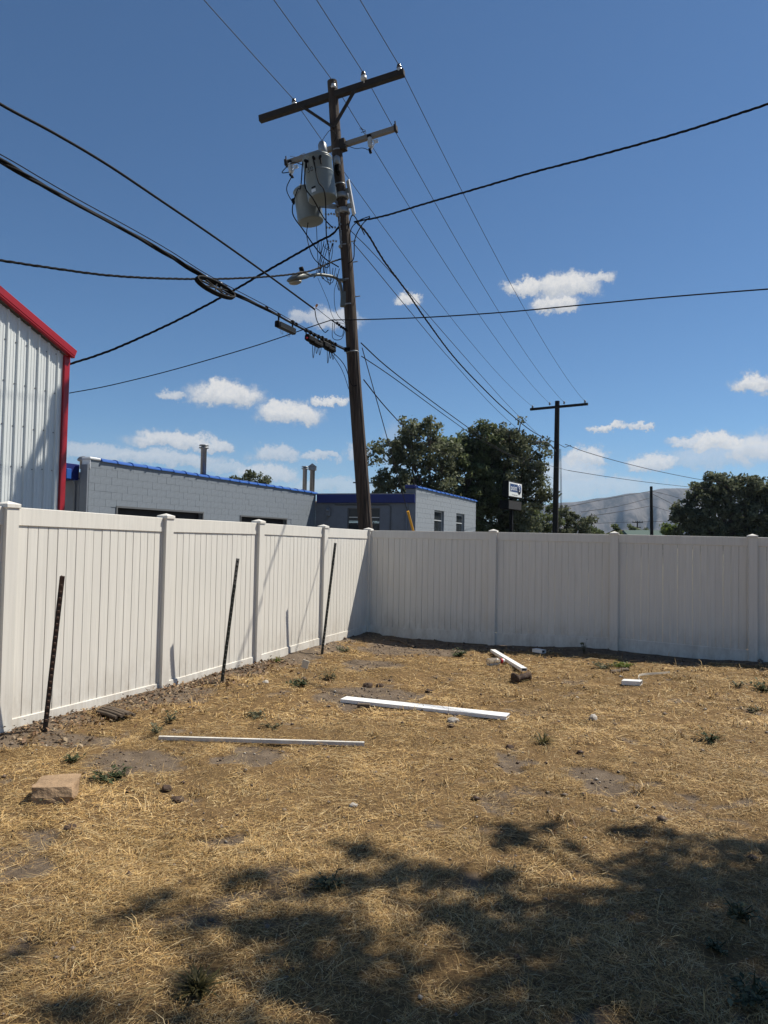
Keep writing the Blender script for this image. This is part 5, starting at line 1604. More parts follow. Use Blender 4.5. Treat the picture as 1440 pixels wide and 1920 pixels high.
def tree(name, base, label, lobes, leaf_m, n_clump, per, size, clump_r, trunk_r=.25, group=None, cat='tree', split=.28, squash=.8, seed=1, spread=1.12):
    """trunk with limbs that reach into the crown lobes; lobes: (dx, dy, z, rx, ry, rz)"""
    rs = np.random.default_rng(seed)
    base = Vector(base)
    root = empty(name, base, label, cat, group)
    tm = MB()
    zmin = min(l[2] - l[5] for l in lobes); zmax = max(l[2] + l[5] for l in lobes)
    fork = max(.6, zmax * split)
    tm.tube(spline([(0, 0, -.2), (.02, 0, fork * .5), (0.03, .02, fork)], 5), [trunk_r * (1.25 - .045 * i) for i in range(11)], 10)
    cen, rad_, cnt = [], [], []
    vol = np.array([l[3] * l[4] * l[5] for l in lobes]); vol = vol ** .75 / (vol ** .75).sum()
    for l, f in zip(lobes, vol):
        k = max(3, int(n_clump * f))
        lc = Vector(l[:3])
        limb = spline([(0.03, .02, fork * .85), (l[0] * .35, l[1] * .35, fork + (l[2] - fork) * .45), tuple(lc)], 6)
        tm.tube(limb, [max(trunk_r * .55 * (1 - i / len(limb)), .03) for i in range(len(limb))], 7)
        for j in range(k):
            d = rs.normal(0, 1, 3); d /= np.linalg.norm(d)
            q = rs.uniform(.25, spread) ** .6
            p = np.array(l[:3]) + d * q * np.array(l[3:6])
            if p[2] < .25: p[2] = .25 + rs.uniform(0, .3)
            cen.append(p); rad_.append(clump_r * rs.uniform(.55, 1.35)); cnt.append(int(per * rs.uniform(.5, 1.4)))
            if j % 3 == 0:
                e = Vector(p)
                m_ = lc.lerp(e, .5) + Vector((rs.normal(0, .1), rs.normal(0, .1), .1))
                tm.tube([lc.lerp(Vector((0, 0, fork)), rs.uniform(0, .4)), m_, e], [.05 * trunk_r / .25, .03 * trunk_r / .25, .012], 5, caps=False)
    tm.obj('trunk', TRUNK, root)
    leaves('crown', leaf_m, root, cen, rad_, cnt, size, squash)
    return root

# place lobes from rough outlines seen from the yard: px offsets turned into metres at the tree's distance
tree('cottonwood_tree', (3.0, 46, 0), 'loose pale olive tree at the left end of the large clump behind the blue fascia',
     [(-2.9, 0, 7.2, 1.1, 1.2, 1.3), (-2.6, 0, 4.6, 1.3, 1.5, 1.9), (-1.5, 0, 7.6, 1.2, 1.4, 1.6), (-.2, 0, 7.9, 1.2, 1.4, 1.5), (-1.2, 0, 5.6, 1.5, 1.5, 1.8), (.6, .5, 6.0, 1.4, 1.5, 2.4), (-1.8, 0, 3.0, 1.9, 1.5, 1.4), (.4, .3, 3.6, 1.7, 1.5, 2.0)], LEAF_OLIVE, 230, 78, .20, .52, .28, 'large trees behind the block building', seed=3)
tree('cottonwood_tree', (5.1, 49, 0), 'greener rounded tree in the middle of the large clump',
     [(-.8, 0, 7.4, 1.5, 1.5, 1.4), (.6, 0, 6.0, 1.7, 1.6, 2.0), (-.4, 0, 3.6, 1.9, 1.6, 2.0), (1.0, .5, 8.2, 1.3, 1.3, 1.3), (1.4, 0, 3.4, 1.6, 1.5, 2.0), (1.9, .3, 6.4, 1.4, 1.4, 1.8), (1.8, .3, 8.6, 1.1, 1.2, 1.1)], LEAF_GREEN, 230, 84, .20, .52, .26, 'large trees behind the block building', seed=4)
tree('cottonwood_tree', (8.4, 50, 0), 'tallest broad dark tree rising behind the right wing and the business sign',
     [(-2.3, .2, 8.3, 1.3, 1.4, 1.2), (-2.0, .2, 6.3, 1.4, 1.5, 1.6), (-1.2, 0, 8.2, 1.7, 1.7, 1.5), (.4, 0, 8.8, 1.5, 1.7, 1.5), (1.5, 0, 7.4, 1.5, 1.7, 1.8), (-.2, 0, 6.4, 2.2, 2, 2.0), (1.9, 0, 5.2, 1.5, 1.6, 1.3), (-1.0, 0, 4.0, 2.0, 1.8, 2.0), (.9, 0, 3.4, 1.8, 1.6, 1.9), (2.5, -.5, 4.6, .9, 1, .7), (0, 0, 1.9, 2.3, 1.6, 1.5)], LEAF_DARK, 360, 78, .20, .52, .38, 'large trees behind the block building', seed=5)
tree('cottonwood_tree', (-11.4, 62, 0), 'small bushy treetop showing above the blue tile coping',
     [(-.6, 0, 6.3, 1.5, 1.2, 1.0), (.7, 0, 6.1, 1.2, 1.2, 1.0), (0, 0, 4.6, 2.0, 1.4, 1.4)], LEAF_OLIVE, 60, 90, .20, .45, .22, seed=6)
tree('dark_tree', (35.0, 72, 0), 'large dark round tree at the right edge in front of the hill',
     [(-5.0, 0, 4.9, 1.3, 1.6, .9), (-3.8, 0, 4.6, 1.6, 2, 1.2), (-4.3, 0, 3.1, 1.3, 1.6, 1.0), (-3.0, 0, 6.6, 1.7, 2, 1.3), (-1.6, 0, 7.9, 1.4, 1.6, 1.0), (-.6, 0, 7.4, 1.7, 2, 1.3), (1.6, 0, 7.4, 1.7, 2, 1.3), (3.4, 0, 6.9, 1.6, 2, 1.5), (4.6, 0, 5.6, 1.4, 2, 1.7), (0, 0, 5.0, 2.6, 2, 1.8), (2.6, 0, 4.2, 2.4, 2, 2.0), (-2.4, 0, 3.2, 1.9, 2, 1.2), (.4, 0, 2.4, 2.6, 2, 1.6), (3.6, 0, 2.2, 2.0, 2, 1.5), (6.5, 0, 4.5, 1.8, 2, 2.4), (-2.6, 0, 1.9, 1.5, 1.5, .9)], LEAF_DARK, 1000, 52, .27, .48, .42, seed=7, spread=1.22)
tree('round_bush', (12.6, 58, 0), 'olive green bushy tree between the business sign and the far pole',
     [(-.8, 0, 3.3, 1.2, 1.2, 1.2), (.5, 0, 3.5, 1.1, 1.2, 1.1), (0, 0, 1.8, 1.8, 1.3, 1.5)], LEAF_GREEN, 70, 95, .19, .42, .15, 'bushy trees in front of the hill', seed=8)
tree('round_bush', (15.7, 60, 0), 'dark green bushy tree just right of the far pole',
     [(-.9, 0, 3.5, 1.3, 1.2, 1.1), (.5, 0, 3.3, 1.3, 1.2, 1.1), (0, 0, 1.8, 2.0, 1.3, 1.5)], LEAF_DARK, 70, 95, .19, .42, .15, 'bushy trees in front of the hill', seed=9)
tree('round_bush', (18.6, 62, 0), 'low mid green bushy tree at the right end of the bush row',
     [(-.9, 0, 2.9, 1.4, 1.2, 1.0), (.8, 0, 2.5, 1.2, 1.2, .9), (0, 0, 1.5, 2.0, 1.3, 1.3)], LEAF_GREEN, 60, 95, .19, .40, .13, 'bushy trees in front of the hill', seed=10)
tree('round_bush', (35.0, 88, 0), 'bright light green bush beside the short dark pole',
     [(-.6, 0, 3.5, 1.0, 1.0, .7), (.7, 0, 3.3, 1.0, 1, .8), (0, 0, 1.8, 1.6, 1, 1.4)], LEAF_LIME, 50, 80, .25, .42, .12, seed=12)
tree('round_bush', (45.5, 130, 0), 'tiny green tree by the small far crossarm pole',
     [(-.8, 0, 4.3, 1.3, 1.2, 1.0), (.9, 0, 3.9, 1.3, 1.2, .9), (0, 0, 2.4, 1.8, 1.2, 1.8)], LEAF_GREEN, 30, 60, .36, .6, .15, seed=13)

# shade tree standing to the right of the yard, its boughs reaching over it out of view
shade_spots = []     # ground point shaded, height of the bough above it, size, leaf density
for gx, gy, gr, dn_ in K['shade']:
    hz = 6.9 - .50 * max(gx, -1.0) + .45 * (vnoise(np.array([gx * 3]), np.array([gy * 3]), 81)[0] - .5) * 2
    shade_spots.append((gx, gy, max(min(hz, 7.2), 4.9), max(gr, .10), dn_))
st_base = Vector((8.3, 4.3, 0)); st_base.z = gz(8.3, 4.3)
sroot = empty('shade_tree', st_base, 'leafy tree beside the yard whose boughs shade the near right ground', 'tree')
tmb = MB()
fork = Vector((-.1, -.1, 2.6))
tmb.tube(spline([(0, 0, -.3), (-.03, 0, 1.3), tuple(fork)], 6), [.26, .24, .23, .22, .215, .21, .205, .20, .20, .19, .19, .18, .18], 12)
cen, rd_, ct_ = [], [], []
hubs = []
for hx, hy, hz in ((5.6, 5.1, 6.3), (4.6, 4.2, 6.6), (6.3, 3.9, 5.9), (5.4, 3.2, 6.3), (4.0, 3.4, 6.9), (6.8, 4.8, 5.7), (7.0, 3.0, 5.6), (3.2, 3.3, 7.3)):
    hv = Vector((hx, hy, hz)) - st_base
    hubs.append(hv)
    tmb.tube(spline([tuple(fork), tuple(fork.lerp(hv, .5) + Vector((0, 0, .5))), tuple(hv)], 6), [.12 - .007 * i for i in range(13)], 7)
for gx, gy, hz, rr, dn_ in shade_spots:
    p = Vector((gx, gy, 0)) + SUN * (hz / SUN.z) - st_base
    hub = min(hubs, key=lambda q: (q - p).length)
    tmb.tube([hub, hub.lerp(p, .5) + Vector((0, 0, .12)), p], [.035, .022, .010], 5, caps=False)
    cen.append(tuple(p)); rd_.append(rr * 1.35); ct_.append(int(20 + (3200 if dn_ < .95 else 6200) * rr ** 2 * dn_ ** 1.5))
tmb.obj('trunk', TRUNK, sroot)
leaves('crown', LEAF_GREEN, sroot, cen, rd_, ct_, .085, .75, soft=True)

# ------------------------------------------------------------------ far pole, lamp and distant things
def simple_pole(name, bot, top, r, label, mat_=POLE_FAR, group=None):
    bot, top = Vector(bot), Vector(top)
    ax = (top - bot).normalized(); g = bot - ax * (bot.z / ax.z)
    e = empty(name, g, label, 'utility pole', group)
    MB().tube([Vector((0, 0, -.3)), ax * ((top - g).length * .5), top - g], [r, r * .9, r * .75], 10).obj('shaft', mat_, e)
    return e, g, ax, (top - g).length
e, g, ax, L = simple_pole('utility_pole', K['pole2'][0], K['pole2'][1], .20, 'dark straight utility pole with one crossarm and a small street lamp in the middle distance')
a, b_ = Vector(K['prim_0'][1]) - g - Vector((.15, -.05, .22)), Vector(K['prim_3'][1]) - g + Vector((.15, -.05, -.22))
dd = (b_ - a).normalized()
MB().box((a + b_) / 2 + Vector((0, -.16, 0)), ((b_ - a).length, .12, .15), (dd, dd.cross(Vector((0, 0, 1))).normalized(), dd.cross(Vector((0, 0, 1))).normalized().cross(dd))).obj('crossarm', POLE_FAR, e)
for i in range(4):
    p = Vector(K['prim_%d' % i][1]) - g
    MB().lathe(p - Vector((0, .1, .16)), (0, 0, 1), [(.02, 0), (.02, .04), (.07, .05), (.05, .13), (.06, .17), (.04, .2)], 10).obj('insulator', GALV, e)
l2 = Vector(K['m_lamp2']) - g
ab = ax * (l2.z - .35)
la2 = MB().tube(spline([ab - Vector((0, 0, .6)), ab + Vector((-.05, -.1, -.05)), ab.lerp(l2, .4) + Vector((0, 0, .32)), l2 + Vector((.45, .2, .10))], 6), .035, 6).obj('lamp_arm', LAMPG, e)
rings = []
tip = l2 + Vector((.45, .2, .10)); ldv = (l2 - tip).normalized(); lxv = ldv.cross(Vector((0, 0, 1))).normalized()
for q, w_, u_, d_ in ((-.1, .05, .05, .04), (.3, .14, .13, .05), (.7, .16, .09, .06), (1.25, .05, .0, .03)):
    rings.append([tip + ldv * (.48 * q) + lxv * (w_ * math.cos(2 * math.pi * k / 10)) + Vector((0, 0, 1)) * ((u_ if k < 5 else d_) * math.sin(2 * math.pi * k / 10)) for k in range(10)])
loft(rings, 'lamp_head', LAMPG, la2)
MB().lathe(tip + ldv * .1 + Vector((0, 0, .1)), (0, 0, 1), [(.05, 0), (.05, .1)], 8).obj('photocell', BLACK, la2)
rs_ = MB()
for x0 in (.17, .24):
    rs_.tube([ax * 7.6 + Vector((x0, -.1, 0)), ax * 4.5 + Vector((x0 + .10, -.14, 0)), ax * .2 + Vector((x0 + .06, -.1, 0))], .016, 5)
rs_.tube([ax * 7.9 + Vector((.1, -.1, 0)), ax * 7.7 + Vector((.5, -.1, 0)), ax * 7.85 + Vector((.9, -.05, 0))], .02, 5)
rs_.obj('riser_wire', WIRE, e)
simple_pole('utility_pole', K['m_p3_bot'], K['m_p3_top'], .19, 'short plain dark pole without crossarm in front of the hill')
def far_cross_pole(top, label, half, r):
    top = Vector(top)
    e, g, ax, L = simple_pole('utility_pole', (top.x, top.y, 0), tuple(top), r, label)
    MB().box((0, -.2, L - .35), (half * 2, .14, .18)).obj('crossarm', POLE_FAR, e)
    MB().box((0, -.2, L - 1.5), (half * 1.2, .14, .18)).obj('crossarm', POLE_FAR, e)
    ib = MB()
    for q in (-.9, -.4, .4, .9):
        ib.tube([(half * q, -.2, L - .3), (half * q, -.2, L + .05)], .06, 5)
    tag(ib.obj('insulator_row', POLE_FAR, e), kind='stuff')
far_cross_pole(K['m_p4_top'], 'tiny far pole with a double crossarm at the foot of the hill', 1.25, .2)
fp = Vector(K['m_far_pole'])
e, g, ax, L = simple_pole('utility_pole', (fp.x, fp.y, 0), (fp.x, fp.y, fp.z), .15, 'distant pole almost hidden behind the leaning pole, its crossarm showing')
MB().box((0, -.2, L - .1), (2.9, .12, .14)).obj('crossarm', POLE_FAR, e)

# business sign
sg = Vector(K['m_sign_post']); sg.z = 0
srt = empty('business_sign', sg, 'white and blue box sign reading point S above a dark message board', 'sign')
P0 = Vector(K['m_sign_fb']) - sg; P1 = Vector(K['m_sign_rt']) - sg
ld = Vector((P1.x - P0.x, P1.y - P0.y, 0)); Ls = ld.length; ld.normalize(); lnrm = Vector((ld.y, -ld.x, 0))
Hs = Vector(K['m_sign_fl']).z - Vector(K['m_sign_fb']).z
ctr = P0 + ld * (Ls / 2) + Vector((0, 0, Hs / 2 - .02))
MB().box(ctr - lnrm * .20, (Ls, .40, Hs), (ld, lnrm, Z3), bev=.02).obj('sign_cabinet', BLACK, srt)
MB().box(ctr + lnrm * .004, (Ls - .16, .012, Hs - .16), (ld, lnrm, Z3)).obj('sign_face', SIGNW, srt)
MB().box(ctr + lnrm * .014 - ld * (Ls * .09) + Z3 * .10, (Ls * .60, .006, Hs * .48), (ld, lnrm, Z3)).obj('blue_panel', SIGNB, srt)
cc = ctr + lnrm * .020 + ld * (Ls * .27) + Z3 * .08
MB().lathe(cc, lnrm, [(Hs * .335, 0), (Hs * .335, .006)], 28).obj('disc_border', SIGNW, srt)
MB().lathe(cc + lnrm * .007, lnrm, [(Hs * .31, 0), (Hs * .31, .006)], 28).obj('disc', SIGNB, srt)
flat_text('S', .56, cc + lnrm * .016 + Z3 * .01, ld, Z3, SIGNW, srt, 'lettering')
flat_text('point', .50, ctr + lnrm * .020 - ld * (Ls * .12) + Z3 * .10, ld * 1.06, Z3, SIGNW, srt, 'lettering')
flat_text('Tire & Auto Service', .125, ctr + lnrm * .016 - ld * (Ls * .06) - Z3 * (Hs * .32), ld, Z3, INK, srt, 'lettering')
c2 = ctr - Z3 * (Hs / 2 + .48)
MB().box(c2 - lnrm * .30 + ld * .0, (Ls * .95, .60, .56), (ld, lnrm, Z3), bev=.015).obj('message_board', BLACK, srt)
MB().box(c2 + lnrm * .004, (Ls * .90, .012, .50), (ld, lnrm, Z3)).obj('display_face', DARKIN, srt)
MB().box(Vector((c2.x, c2.y, (ctr.z) / 2)) - lnrm * .25, (.20, .20, ctr.z - .5), (ld, lnrm, Z3)).obj('sign_post', BLACK, srt)

# far houses and a low tan wall
def house(x, y, w_, d_, h_, rh, label, roof_m, ridge='x'):
    e = empty('house', (x, y, 0), label, 'house')
    MB().box((0, 0, h_ / 2), (w_, d_, h_)).obj('wall', HOUSE, e)
    mb = MB(); o_ = .4
    X, Y = w_ / 2 + o_, d_ / 2 + o_
    vs = [(-X, -Y, h_ - .05), (X, -Y, h_ - .05), (X, Y, h_ - .05), (-X, Y, h_ - .05), (-X * .75, 0, h_ + rh), (X * .75, 0, h_ + rh)]
    mb.add(vs, [(0, 1, 5, 4), (2, 3, 4, 5), (1, 2, 5), (3, 0, 4), (3, 2, 1, 0)])
    mb.obj('roof', roof_m, e)
    for k in (-.28, .28):
        f = MB().box((w_ * k, -d_ / 2 - .02, h_ * .55), (1.1, .06, 1.1)).obj('window', WINFR, e)
        MB().box((w_ * k, -d_ / 2 - .055, h_ * .55), (.95, .02, .95)).obj('pane', GLASS, f)
house(31.8, 92, 2.4, 6, 2.75, .75, 'far house with a green roof left of the short dark pole', GREENROOF)
house(35.6, 97, 3.6, 6, 2.8, .85, 'far house with a green roof behind the short dark pole', GREENROOF)
house(34.0, 102, 3.0, 6, 3.0, .7, 'far house with a brownish red roof beside the green roofed ones', REDROOF)
house(42.4, 78, 3.6, 4, 2.75, .95, 'small house with a green roof at the right edge behind the fence', GREENROOF)
tw = empty('low_wall', (10.9, 43, 0), 'long low tan wall just showing above the back fence near the sign', 'wall')
MB().box((0, 0, 1.07), (6.6, .25, 2.2)).obj('wall', ROOFT, tw)
MB().box((0, 0, 2.21), (6.7, .34, .08)).obj('wall_cap', HOUSE, tw)

# ------------------------------------------------------------------ things lying in the yard
def on(x, y, dz=0.0): return Vector((x, y, gz(x, y) + dz))
def lumpy(mb_fn, name, m_, loc, label, cat, rz=0.0, group=None):
    o = mb_fn.obj(name, m_); o.location = loc; o.rotation_euler.z = rz
    return tag(o, label, cat, group)
# sandstone block
bm = bmesh.new(); bmesh.ops.create_cube(bm, size=1)
bmesh.ops.subdivide_edges(bm, edges=bm.edges[:], cuts=5, use_grid_fill=True)
fl_, fr_, br_ = [Vector((*K[k], 0)) for k in ('g_stone_fl', 'g_stone_fr', 'g_stone_br')]
X_ = Vector((.985, .17, 0)).normalized(); Y_ = Vector((-.17, .985, 0))
W_, D_, H_ = .235, .25, .115
for v_ in bm.verts:
    p = v_.co.copy()
    k = 1 + .08 * p.z
    q = Vector((p.x * W_ * k, p.y * D_ + p.z * .03, p.z * H_))
    r_ = max(abs(p.x), abs(p.y), abs(p.z))
    edge = sum(abs(c) > .49 for c in p)
    q *= (1 - .035 * max(edge - 1, 0))
    nz = vnoise(np.array([p.x * 4 + 9]), np.array([p.y * 4 + p.z * 5]), 71)[0] - .5
    q += Vector((p.x, p.y, p.z)) * nz * .035
    if p.y < -.49 and .25 < p.z < .40 and p.x < .05: q.y += .012 * (.05 - p.x)
    v_.co = X_ * q.x + Y_ * q.y + Z3 * q.z
me = bpy.data.meshes.new('stone_block'); bm.to_mesh(me); bm.free()
so = link('stone_block', me, STONE)
c = (fl_ + fr_) / 2 + Y_ * (D_ / 2)
so.location = on(c.x, c.y, H_ / 2 + .002); tag(so, 'squared tan sandstone block lying in the straw near the left edge', 'stone')

def board(name, label, a, b_, width, thick, z_off=(0, 0), hollow=True, m_=VINYL_NEW, group=None, wdir=None):
    a = on(a[0], a[1], z_off[0] - .006); b_ = on(b_[0], b_[1], z_off[1] - .006)
    d_ = (b_ - a).normalized(); s_ = Vector((-d_.y, d_.x, 0)).normalized()
    up_ = d_.cross(s_)
    if up_.z < 0: up_ = -up_
    L = (b_ - a).length
    e = empty(name, (a + b_) / 2, label, 'board', group)
    w_ = .004
    mb = MB()
    t2, h2 = thick / 2, width / 2
    c0 = up_ * t2
    mb.box(c0 + up_ * (t2 - w_ / 2), (L, width, w_), (d_, s_, up_))
    mb.box(c0 - up_ * (t2 - w_ / 2), (L, width, w_), (d_, s_, up_))
    for q in (-1, 1):
        mb.box(c0 + s_ * (q * (h2 - w_ / 2)), (L, w_, thick - 2 * w_), (d_, s_, up_))
    mb.obj('profile', m_, e)
    inn = MB().box(c0, (L - .05, width - 2 * w_ - .001, thick - 2 * w_ - .001), (d_, s_, up_))
    inn.obj('shade_fill', HOLLOW_SHADE, e)  # solid dark fill paints the shade inside the hollow profile
    return e
gr = 'white fence offcuts lying in the yard'
mid2 = lambda p, q: ((K[p][0] + K[q][0]) / 2, (K[p][1] + K[q][1]) / 2)
board('vinyl_plank', 'long wide white vinyl plank lying across the middle of the yard', mid2('g_plank_a', 'g_plank_a2'), mid2('g_plank_b', 'g_plank_b2'), .155, .034, (.012, .012), group=gr)
board('vinyl_strip', 'long thin white vinyl strip nearest the viewer, left of the middle', K['g_thin_a'], K['g_thin_b'], .030, .030, (.008, .010), group=gr, m_=VINYL)
board('vinyl_rail', 'white vinyl rail pointing away, its near end by a brown lump', K['g_diag_a'], K['g_diag_b'], .075, .04, (.03, .03), group=gr)
board('vinyl_offcut', 'short white vinyl offcut close to the back fence', K['g_small_a'], K['g_small_b'], .10, .05, (.015, .02), group=gr)
e = board('vinyl_offcut', 'short thick white hollow offcut with a pale curved strip behind it', K['g_hol_a'], K['g_hol_b'], .13, .05, (.012, .015), group=gr)
ha, hb_ = Vector((*K['g_hol_b'], 0)), Vector((*K['g_strip_b'], 0))
pts = [on(ha.x, ha.y + .03, .02), on(ha.x + .05, ha.y + .25, .06), on(ha.x + .22, ha.y + .50, .05), on(hb_.x - .2, hb_.y - .15, .035), on(hb_.x, hb_.y, .02)]
root = pts[0]
sp_ = spline([p - root for p in pts], 6)
mb = MB(); vs = []
for i, p in enumerate(sp_):
    vs += [p + Vector((0, 0, -.010)), p + Vector((0, 0, .014)), p + Vector((.004, -.004, .014)), p + Vector((.004, -.004, -.010))]
mb.add(vs, [(4 * i + a, 4 * i + (a + 1) % 4, 4 * i + 4 + (a + 1) % 4, 4 * i + 4 + a) for i in range(len(sp_) - 1) for a in range(4)])
o = mb.obj('curved_strip', PAPER); o.location = root; tag(o, 'thin pale curved strip trailing from the short thick white offcut', 'strip')
# brown flared lump
la_, lb_ = on(*K['g_log_a'], .045), on(*K['g_log_b'], .045)
dl_ = (lb_ - la_).normalized()
mb = MB()
prof = [(.02, -.035), (.075, -.03), (.088, -.005), (.060, .03), (.048, .08), (.052, .14), (.048, .20), (.056, .25), (.072, .285), (.062, .31), (.02, .315)]
mb.lathe((0, 0, 0), dl_, prof, 16)
rr = random.Random(4)
for i in range(len(mb.v)):
    x_, y_, z_ = mb.v[i]
    k = .80 + .4 * rr.random()
    c = dl_ * Vector((x_, y_, z_)).dot(dl_); q = Vector((x_, y_, z_)) - c
    mb.v[i] = tuple((c + q * k) * .80)
o = mb.obj('brown_log', CLOD); o.location = la_; tag(o, 'short dark brown flared log end lying by the white rail', 'log')
# plastic jug
jug = empty('plastic_bottle', on(*K['g_jug_a'], .046), 'clear plastic bottle with a red ring lying beside the white rail', 'bottle')
ja, jb = Vector((*K['g_jug_a'], 0)), Vector((*K['g_jug_b'], 0)); jd = (jb - ja).normalized()
jd = Vector((.93, .30, .05)).normalized()
pm = bpy.data.materials.new('clear_cloudy_plastic'); pm.use_nodes = True
b5 = pm.node_tree.nodes['Principled BSDF']; b5.inputs['Base Color'].default_value = (.85, .86, .86, 1); b5.inputs['Transmission Weight'].default_value = .85; b5.inputs['Roughness'].default_value = .12; b5.inputs['IOR'].default_value = 1.15
MB().lathe((0, 0, 0), jd, [(.03, 0), (.050, .008), (.053, .03), (.048, .06), (.053, .09), (.048, .12), (.051, .15), (.038, .18), (.022, .20), (.022, .225)], 18).obj('body', pm, jug)
MB().lathe(jd * .205, jd, [(.034, 0), (.036, .004), (.036, .022), (.03, .026)], 14).obj('ring', REDCAP, jug)
MB().lathe(jd * .232, jd, [(.026, 0), (.028, .004), (.028, .026), (.02, .03)], 14).obj('cap', VINYL_NEW, jug)
# beige card on a wire stake
cx, cy = K['g_card']
cd = empty('card_marker', on(cx, cy), 'small beige card standing in the straw near the left fence', 'card')
mb = MB().box((0, 0, .105), (.085, .012, .10), (Vector((.93, -.25, -.25)).normalized(), Vector((.26, .96, 0)).normalized(), Vector((.24, -.07, .96)).normalized()))
mb.obj('card', PAPER, cd)
MB().tube([(0, 0, -.03), (0.005, .01, .06)], .004, 5).obj('stake', DRYWOOD, cd)
# wood scraps
def stick(a, b_, r, label, name='stick', cat='stick', m_=DRYWOOD):
    a, b_ = on(*a, r * .7), on(*b_, r * .7)
    n = 7; pts = []
    for i in range(n):
        p = a.lerp(b_, i / (n - 1)) - a
        pts.append(p + Vector((random.uniform(-1, 1), random.uniform(-1, 1), random.uniform(-.2, .5))) * r * .7)
    o = MB().tube(pts, [r * random.uniform(.75, 1.1) for _ in pts], 7).obj(name, m_); o.location = a
    return tag(o, label, cat)
stick(K['g_stick_a'], K['g_stick_b'], .030, 'thick grey brown stick lying behind the thick white offcut')
stick(K['g_twig_a'], K['g_twig_b'], .016, 'thin dark stick on bare soil near the fence corner')
stick((.15, 12.3), (.42, 12.1), .02, 'short pale stick at the foot of the back fence near the corner')
ca, cb = on(*K['g_chunk_a'], .03), on(*K['g_chunk_b'], .03)
cdv = (cb - ca).normalized(); csd = Vector((-cdv.y, cdv.x, 0)).normalized()
ch = empty('ribbed_wood_chunk', ca, 'dark ribbed broken wood chunk near the first steel post', 'wood')
for k in range(6):
    off = csd * (.032 * (k - 2.5)) + Z3 * (.03 * math.cos((k - 2.5) * .5))
    L = (cb - ca).length * random.uniform(.85, 1.05)
    MB().tube([off, off + cdv * L * .5 + Z3 * .004, off + cdv * L], [.017, .018, .016], 6).obj('rib', DRYWOOD, ch)
mbx = MB().box((0, 0, .02), (.13, .05, .045), bev=.006)
o = mbx.obj('wood_offcut', DRYWOOD); p = on(*K['g_block']); o.location = p; o.rotation_euler.z = -.1; tag(o, 'small grey wood offcut leaning against the front edge of the long white plank', 'wood')
def rock(x, y, r, m_, label, name='clod', cat='clod', seed=1, sq=.7):
    bm = bmesh.new(); bmesh.ops.create_icosphere(bm, subdivisions=2, radius=r)
    rs = random.Random(seed)
    ox = rs.uniform(0, 50)
    for v_ in bm.verts:
        n = v_.co.normalized()
        k = .72 + .6 * vnoise(np.array([n.x * 2.2 + ox]), np.array([n.y * 2.2 + n.z * 1.7]), seed)[0]
        v_.co = Vector((n.x * 1.15, n.y, n.z * sq)) * (r * k)
    me = bpy.data.meshes.new(name); bm.to_mesh(me); bm.free()
    o = link(name, me, m_); o.location = on(x, y, r * .30); o.rotation_euler.z = rs.uniform(0, 6)
    return tag(o, label, cat)
cl_ = K['clods']
rock(*cl_[0], .034, CLOD, 'dark rounded dirt clod to the right of the stone block', seed=1)
rock(*cl_[1], .038, CLOD, 'broken dark dirt clod nearer the viewer, right of the stone block', seed=2)
rock(*cl_[2], .024, PEBBLE, 'small pale pebble in the straw between the thin strip and the shadow', 'pebble', 'stone', seed=3)
rock(*cl_[3], .050, PEBBLE, 'grey stone in the straw just below the long white plank', 'stone', 'stone', seed=4)
rock(*cl_[4], .040, PEBBLE, 'small grey stone standing alone right of the long white plank', 'stone', 'stone', seed=5, sq=.95)
rock(*cl_[5], .036, CLOD, 'brown dirt clod above the small dark hole right of the middle', seed=6)
rock(*cl_[6], .055, PEBBLE, 'pale stone at the foot of the second steel post', 'stone', 'stone', seed=7)
rock(*cl_[7], .036, PEBBLE, 'small whitish stone in the straw right of the second steel post', 'stone', 'stone', seed=8)
rock(*cl_[8], .055, CLOD, 'larger dark clod on the bare patch above the long white plank', seed=9)
rock(*cl_[9], .040, CLOD, 'smaller dark clod at the right end of the bare patch above the long plank', seed=10)
rock(*cl_[10], .042, CLOD, 'lone dark brown clod in the straw well right of the bare patch', seed=11)
rock(*cl_[12], .030, CLOD, 'dark clod on the bare patch nearest the viewer at the left edge', seed=12)
for i, (dx_, dy_, rr) in enumerate(((0, 0, .05), (.06, .04, .036), (-.07, .02, .04), (.02, -.06, .03))):
    pass

